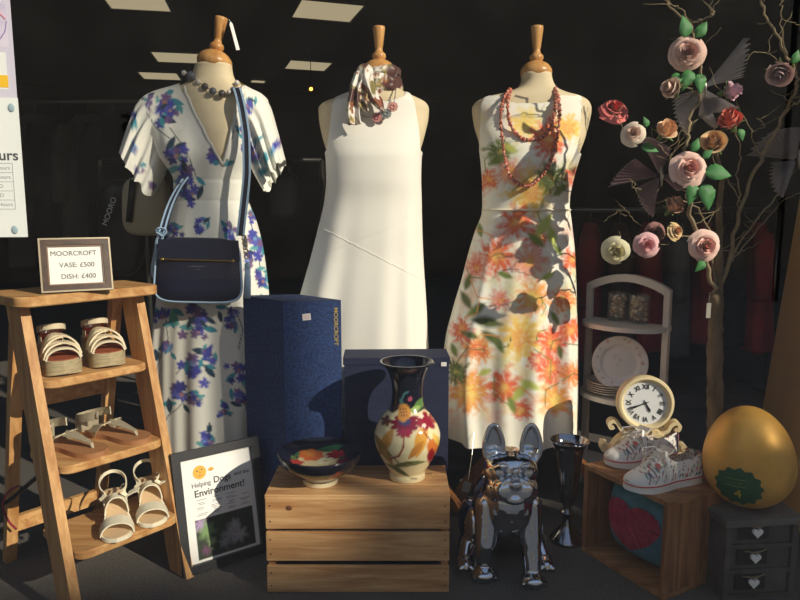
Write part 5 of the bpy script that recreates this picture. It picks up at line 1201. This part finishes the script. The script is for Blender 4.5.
# pleated organza butterflies
m_org = sheer('grey organza', (226, 220, 222), .36, .5); m_org2 = sheer('mauve organza', (176, 148, 160), .48, .6); m_wirep = mat('silver wire', (176, 172, 164), .35, .8)
def butterfly(label, cx, cy, Y, wings, m):
    Y += .09; c = P(cx, cy, Y); t = thing('organza_butterfly', label, 'ornament', c, 'pleated organza butterflies')
    for (a0, a1, L) in wings:
        rings = []; n = 20; L = L*Y/F; edge = []
        for i in range(n):
            f = i/(n-1); a = math.radians(lerp(a0, a1, f)); ll = L*(.66+.46*f**1.4); zz = (.017 if i % 2 else -.017)
            d_ = V((math.cos(a), 0, math.sin(a))); rings.append([c+d_*(.008+ll*q)+V((0, zz*q-.10*q*ll, 0)) for q in (0, .33, .66, 1)]); edge.append(rings[-1][-1])
        mb = MB(); mb.loft(rings, False, False); w_ = mb.build('wing', m, t)
        MB().tube(edge, .0007, 5).build('wing_edge', m_wirep, w_, True)
    MB().tube([c+V((-.003, -.012, .03)), c+V((0, -.014, 0)), c+V((.002, -.012, -.03))], [.003, .005, .002], 8).build('butterfly_body', m_wirep, t, True)
butterfly('grey pleated organza butterfly among the upper roses', 703, 88, 1.87, ((14, 52, 50), (-72, -30, 32), (196, 250, 40), (-95, -70, 34)), m_org)
butterfly('mauve pleated organza butterfly left of the open pink rose', 660, 176, 1.90, ((150, 192, 44), (205, 262, 34), (75, 120, 36), (-40, 15, 30)), m_org2)
butterfly('faint grey pleated butterfly at the right edge behind the branches', 797, 160, 2.02, ((95, 175, 42), (185, 250, 34)), m_org)
tg = thing('hanging_tag', 'narrow silver tag hanging from the tree fork', 'tag', P(709, 298, 1.99)); MB().tube([P(710, 292, 1.99), P(709, 303, 1.985)], .0008, 5).build('thread', m_wirep, tg)
MB().ribbon([P(709, 303, 1.985), P(708, 318, 1.985)], (1, .3, 0), .016, .0015).build('card', mat('grey card', (150, 146, 136), .5), tg)
# ================================================================== WINDOW POSTERS
def on_glass(px_, py_):
    # where the view line meets the inner face of the glass
    a = (px_-400)/F; b_ = (300-py_)/F; d_ = V((a, CT+b_*ST, -ST+b_*CT)); nn = V((-math.sin(YAW), math.cos(YAW), 0))
    return V((0, 0, H))+d_*((GY+.0055-nn.dot(V((0, 0, H))))/nn.dot(d_))
gx = V((math.cos(YAW), math.sin(YAW), 0)); gn = V((gx.y, -gx.x, 0))
m_paper = mat('white paper', (238, 240, 236), .7); m_tack = mat('blue grey tack', (150, 172, 178), .8)
m_ptx = mat('poster ink', (70, 70, 76), .7); m_ptl = mat('pale table ink', (150, 152, 156), .7)
tr_ = on_glass(18, 98); br_ = on_glass(28, 237); PH = tr_.z-br_.z; PW = .21
ho = thing('opening_hours_sheet', 'white opening hours sheet stuck inside the window at the left edge', 'notice', br_)
M = frame(br_-gx*PW, gx, UP, gn); MB().box((PW/2, PH/2, 0), (PW, PH, .0008)).xf(M).build('paper', m_paper, ho)
text('lettering', 'Opening Hours', .027, M @ Matrix.Translation((PW-.006, PH*.59, .0005)), m_ptx, ho, .0002, 'RIGHT', .0004)
b = MB(); y0 = PH*.535; rh = PH*.066
for k in range(6): b.box((PW*.5-.004, y0-k*rh, .0006), (PW-.028, .0008, .0004))
for x_ in (.01, .075, PW-.018): b.box((x_, y0-2.5*rh, .0006), (.0008, 5*rh, .0004))
b.xf(M).build('table_lines', m_ptl, ho)
for k, s_ in enumerate(('9 Hours', '9 Hours', 'CLOSED', 'CLOSED', '8 Hours')): text('lettering', s_, .0098, M @ Matrix.Translation((PW-(.022 if 'H' in s_ else .036), y0-(k+.5)*rh, .0005)), m_ptl, ho, .0002, 'RIGHT')
b = MB()
for (x_, y_) in ((PW-.012, PH-.018), (PW-.022, .014)): b.ell((x_, y_, .0012), (.006, .008, .0016), None, 14, 8)
b.xf(M).build('tack', m_tack, ho, True)
tr2 = on_glass(11.5, -6); br2 = on_glass(17, 98); PH2 = tr2.z-br2.z
up = thing('window_flyer', 'pale lilac flyer with a yellow button stuck in the top left corner of the window', 'flyer', br2)
M = frame(br2-gx*.15+gn*-.001-UP*0, gx, UP, gn); MB().box((.075, PH2/2, 0), (.15, PH2, .0008)).xf(M).build('paper', mat('lilac paper', (214, 208, 224), .7), up)
MB().box((.068, PH2*.26, .0005), (.136, PH2*.36, .0004)).xf(M).build('white_panel', m_paper, up); MB().box((.071, PH2*.70, .0005), (.142, PH2*.42, .0004)).xf(M).build('picture_panel', mat('soft lilac picture', (196, 186, 212), .7, col2=(226, 216, 232), nscale=14), up)
MB().box((.112, .022+PH2*.04, .0009), (.05, .022, .0006), bev=.0002).xf(M).build('yellow_button', mat('yellow print', (246, 196, 40), .6), up)
b = MB(); b.tube([(.125, PH2*.92, .001), (.13, PH2*.82, .001), (.14, PH2*.76, .001)], .0012, 5); b.xf(M).build('pink_line', mat('pink print', (226, 130, 150), .6), up)
b = MB(); b.tube([(.142, PH2*.74, .001), (.138, PH2*.64, .001), (.128, PH2*.56, .001), (.122, PH2*.48, .001)], .001, 5); b.xf(M).build('violet_line', mat('violet print', (150, 130, 180), .6), up)
# ================================================================== DIM SHOP BEHIND
m_coat = mat('black cloth', (26, 26, 30), .9, noise=.3, nscale=8); m_red_c = mat('dark red cloth', (150, 36, 42), .9, noise=.3, nscale=9); m_grey_c = mat('charcoal cloth', (92, 90, 88), .9, noise=.3, nscale=9); m_brn_c = mat('brown cloth', (84, 58, 40), .9, noise=.3, nscale=9); m_rail = mat('rail metal', (120, 118, 114), .35, .8)
def garment(label, x_, y_, ztop, hgt, wid, m, group, yaw):
    t = thing('hanging_garment', label, 'garment', (x_, y_, ztop), group, yaw); W = WM[t]; rings = []
    for q in np.linspace(0, 1, 22):
        w = wid*(.14+.36*min(1, q/.16)**.7+.10*q); d_ = .03+.035*min(1, q/.2)+.02*q
        rings.append([V((w*math.copysign(abs(math.cos(a))**.8, math.cos(a)), d_*math.sin(a)*(1+.25*q*math.sin(5*a+x_*9)), -.05-hgt*q)) for a in np.linspace(0, 2*math.pi, 36, endpoint=False)])
    MB().loft(rings, True, True).xf(W).build('cloth', m, t, True)
    for s in (-1, 1):
        pts = [V((s*wid*u, .0, -.05-hgt*v)) for u, v in ((.42, .10), (.55, .25), (.60, .45), (.60, .58))]
        MB().tube(pts, [.05, .052, .045, .042], 12).xf(W).build('garment_sleeve', m, t, True)
    MB().tube([V((0, 0, -.05)), V((0, 0, -.01)), V((.012, 0, .012)), V((0, 0, .026)), V((-.010, 0, .015))], .0025, 6).xf(W).build('hanger_hook', m_rail, t, True)
def clothes_rail(label, x0, y0, x1, y1, z_):
    t = thing('clothes_rail', label, 'clothes rail', ((x0+x1)/2, (y0+y1)/2, 0)); MB().tube([(x0, y0, z_), (x1, y1, z_)], .013).build('top_bar', m_rail, t, True)
    dv = V((x1-x0, y1-y0, 0)).normalized(); sd = V((-dv.y, dv.x, 0))
    for x_, y_ in ((x0, y0), (x1, y1)):
        MB().tube([(x_, y_, 0.02), (x_, y_, z_)], .013).build('post', m_rail, t, True); MB().tube([V((x_, y_, .015))-sd*.25, V((x_, y_, .015))+sd*.25], .012).build('foot', m_rail, t, True)
clothes_rail('clothes rail of dark red and black garments in the dim shop at the right', .55, 3.35, 2.05, 3.65, 1.02)
for k in range(9): garment('dark garment hanging on the dim rail behind the twig tree and white shelf', .65+.16*k, 3.37+.032*k, 1.02-.014, .62+.03*(k % 3), .34, (m_red_c, m_coat, m_red_c, m_brn_c, m_red_c, m_grey_c, m_red_c, m_coat, m_red_c)[k], 'garments on the right rail', YAW+math.pi/2-.5)
clothes_rail('clothes rail of charcoal garments in the dim shop at the far left', -2.75, 3.9, -1.45, 3.85, 1.62)
for k in range(8): garment('charcoal garment hanging on the dim rail at the far left', -2.65+.15*k, 3.897-.006*k, 1.62-.014, .85, .36, (m_grey_c, m_coat)[k % 2], 'garments on the left rail', YAW+math.pi/2-.6)
# bags hung behind the left mannequin
m_crm = mat('cream canvas', (206, 196, 168), .8); m_bblk = mat('black leather', (28, 28, 32), .4)
def soft_bag(label, name, cx, cy, Y, wpx, hpx, m, straps, ms, power=.45):
    t = thing(name, label, 'bag', P(cx, cy, Y)); rings = []
    for yy, k in ((.035, .8), (.025, .97), (0, 1), (-.025, .97), (-.038, .85), (-.042, .3)):
        rings.append([P(cx+wpx/2*k*math.copysign(abs(math.cos(a))**power, math.cos(a)), cy-hpx/2*k*math.copysign(abs(math.sin(a))**power, math.sin(a)), Y)+V((0, yy, 0)) for a in np.linspace(0, 2*math.pi, 60, endpoint=False)])
    MB().loft(rings, True, True).build('bag_body', m, t, True)
    for s_ in straps: MB().ribbon([P(*q) for q in s_], (1, .1, 0), .022, .004).build('strap', ms, t, True)
    return t
sb = soft_bag('cream canvas bag with black trim hanging below the left sleeve of the blue floral dress', 'canvas_bag', 147, 206, 2.42, 46, 60, m_crm, ([(133, 180, 2.37), (131, 200, 2.37), (129, 222, 2.37)],), m_bblk, .55)
jk = soft_bag('black bag with white lettering on its strap, left of the cream canvas bag', 'shoulder_bag', 122, 228, 2.50, 44, 96, m_bblk, ([(128, 184, 2.43), (119, 192, 2.43), (112, 206, 2.43), (107, 224, 2.43)],), m_bblk, .6)
zt3 = (P(107, 222, 2.42)-P(113, 204, 2.42)).normalized(); text('lettering', 'MOORO', .028, frame(P(109.5, 211.5, 2.42), -zt3, zt3.cross(V((0, 1, 0)))*1, (0, -1, 0)) if False else look(P(109.5, 211.5, 2.42), (0, -1, 0)) @ Matrix.Rotation(math.radians(68), 4, 'Z'), mat('white stitched lettering', (230, 230, 226), .7), jk, .0008)
soft_bag('glossy black handbag hanging right of the blue floral dress waist', 'handbag', 283, 196, 2.55, 34, 44, m_bblk, ([(274, 178, 2.52), (279, 160, 2.55), (288, 160, 2.55), (293, 178, 2.52)],), m_bblk)
lb_ = thing('hook_bar', 'dark hanging bar carrying the bags behind the left mannequin', 'rail', (-.6, 2.62, 0)); MB().tube([(-1.15, 2.62, 1.21), (-.3, 2.62, 1.21)], .008).build('bar', m_frame, lb_, True)
for x_ in (-1.15, -.3): MB().tube([(x_, 2.62, 0), (x_, 2.62, 1.21)], .010).build('post', m_frame, lb_, True)
for (cx, Y0_, z0) in ((-.90, 2.42, 1.13), (-.99, 2.50, 1.12), (-.45, 2.55, 1.17)):
    MB().tube([(cx, 2.62, 1.21), (cx, Y0_+.03, 1.2), (cx, Y0_, z0)], .003, 6).build('hook', m_frame, lb_, True)
# tan leaning panel, floor tag, cord, far bulb
LN = .10
def pnl(x_, y_, z_, th): return V((x_+LN*z_+th, y_, z_))
b0_ = [pnl(1.235, 1.74, 0, 0), pnl(1.345, 2.46, 0, 0), pnl(1.345, 2.46, 0, .03), pnl(1.235, 1.74, 0, .03)]; b1_ = [pnl(1.235, 1.74, 1.6, 0), pnl(1.345, 2.46, 1.6, 0), pnl(1.345, 2.46, 1.6, .03), pnl(1.235, 1.74, 1.6, .03)]
pn = MB().hexa(b0_+b1_).build('leaning_panel', mat('tan painted board', (222, 176, 112), .8, noise=.12, nscale=5), None, loc=b0_[0]); tag(pn, 'tall tan board leaning at the right edge behind the golden egg', 'board')
o = MB().box(P(466.5, 487, 2.02), (.024, .001, .034), Matrix.Rotation(.25, 3, 'Y')).build('swing_tag', mat('grey paper tag', (150, 148, 142), .7), None, loc=P(466.5, 487, 2.02))
MB().tube([P(468, 481, 2.02), P(472, 455, 2.1), P(474, 432, 2.14)], .0008, 5).build('thread', m_wirep, o); tag(o, 'small white price tag hanging below the hem of the orange floral dress', 'tag')
cbl = MB().tube(drape([(46, 470, 1.72), (36, 478, 1.72), (22, 490, 1.74), (10, 500, 1.76), (0, 506, 1.78), (-14, 520, 1.8)], 30), .006, 8).build('cable', mat('black cable', (30, 26, 26), .5), None, True, loc=P(22, 490, 1.74)); tag(cbl, 'black cable hanging from the back of the step ladder', 'cable')
pk = MB().tube(drape([(18, 486, 1.76), (8, 492, 1.76), (3, 505, 1.76), (8, 520, 1.78), (16, 529, 1.8)], 24), .003, 8).build('cable', mat('crimson cord', (150, 40, 64), .6), None, True, loc=P(8, 500, 1.76)); tag(pk, 'thin crimson cord looping behind the step ladder at the left edge', 'cord')
bu = thing('pendant_bulb', 'tiny glowing bulb deep in the shop left of the white dress shoulder', 'lamp', P(311, 89, 6.0)); MB().ell(P(311, 89, 6.0), .016).build('bulb', mat('warm bulb', (255, 170, 70), .5, emit=4), bu, True)
MB().tube([P(311, 86, 6.0), V((P(311, 86, 6).x, 6.0, 2.6))], .003, 6).build('flex', m_frame, bu)
# ================================================================== LIGHT AND CAMERA
AZ, EL = math.radians(54), math.radians(28)
sd = V((math.sin(AZ)*math.cos(EL), -math.cos(AZ)*math.cos(EL), math.sin(EL)))
su = bpy.data.lights.new('sun', 'SUN'); su.energy = 5.2; su.color = (1.0, .90, .74); su.angle = math.radians(.53)
so = bpy.data.objects.new('sun', su); COL.objects.link(so); so.rotation_euler = (-sd).to_track_quat('-Z', 'Y').to_euler(); so.location = sd*6
w = bpy.data.worlds.new('sky'); sc.world = w; w.use_nodes = True; nt = w.node_tree; bg = nt.nodes['Background']
tc = nt.nodes.new('ShaderNodeTexCoord'); sp = nt.nodes.new('ShaderNodeSeparateXYZ'); rp = nt.nodes.new('ShaderNodeValToRGB')
nt.links.new(tc.outputs['Generated'], sp.inputs[0]); nt.links.new(sp.outputs['Z'], rp.inputs[0]); nt.links.new(rp.outputs[0], bg.inputs[0])
rp.color_ramp.elements[0].position = 0; rp.color_ramp.elements[0].color = (.84, .86, .88, 1); rp.color_ramp.elements[1].position = .7; rp.color_ramp.elements[1].color = (.40, .53, .78, 1)
bg.inputs[1].default_value = .78
cam = bpy.data.cameras.new('camera'); cam.sensor_width = 36; cam.sensor_fit = 'HORIZONTAL'; cam.lens = 36*F/800
co = bpy.data.objects.new('camera', cam); COL.objects.link(co); co.location = (0, 0, H); co.rotation_euler = (math.pi/2-TH, 0, 0); sc.camera = co
sc.view_settings.view_transform = 'Standard'; sc.view_settings.look = 'None'; sc.view_settings.gamma = 1; sc.view_settings.exposure = 0.0; sc.view_settings.use_curve_mapping = False
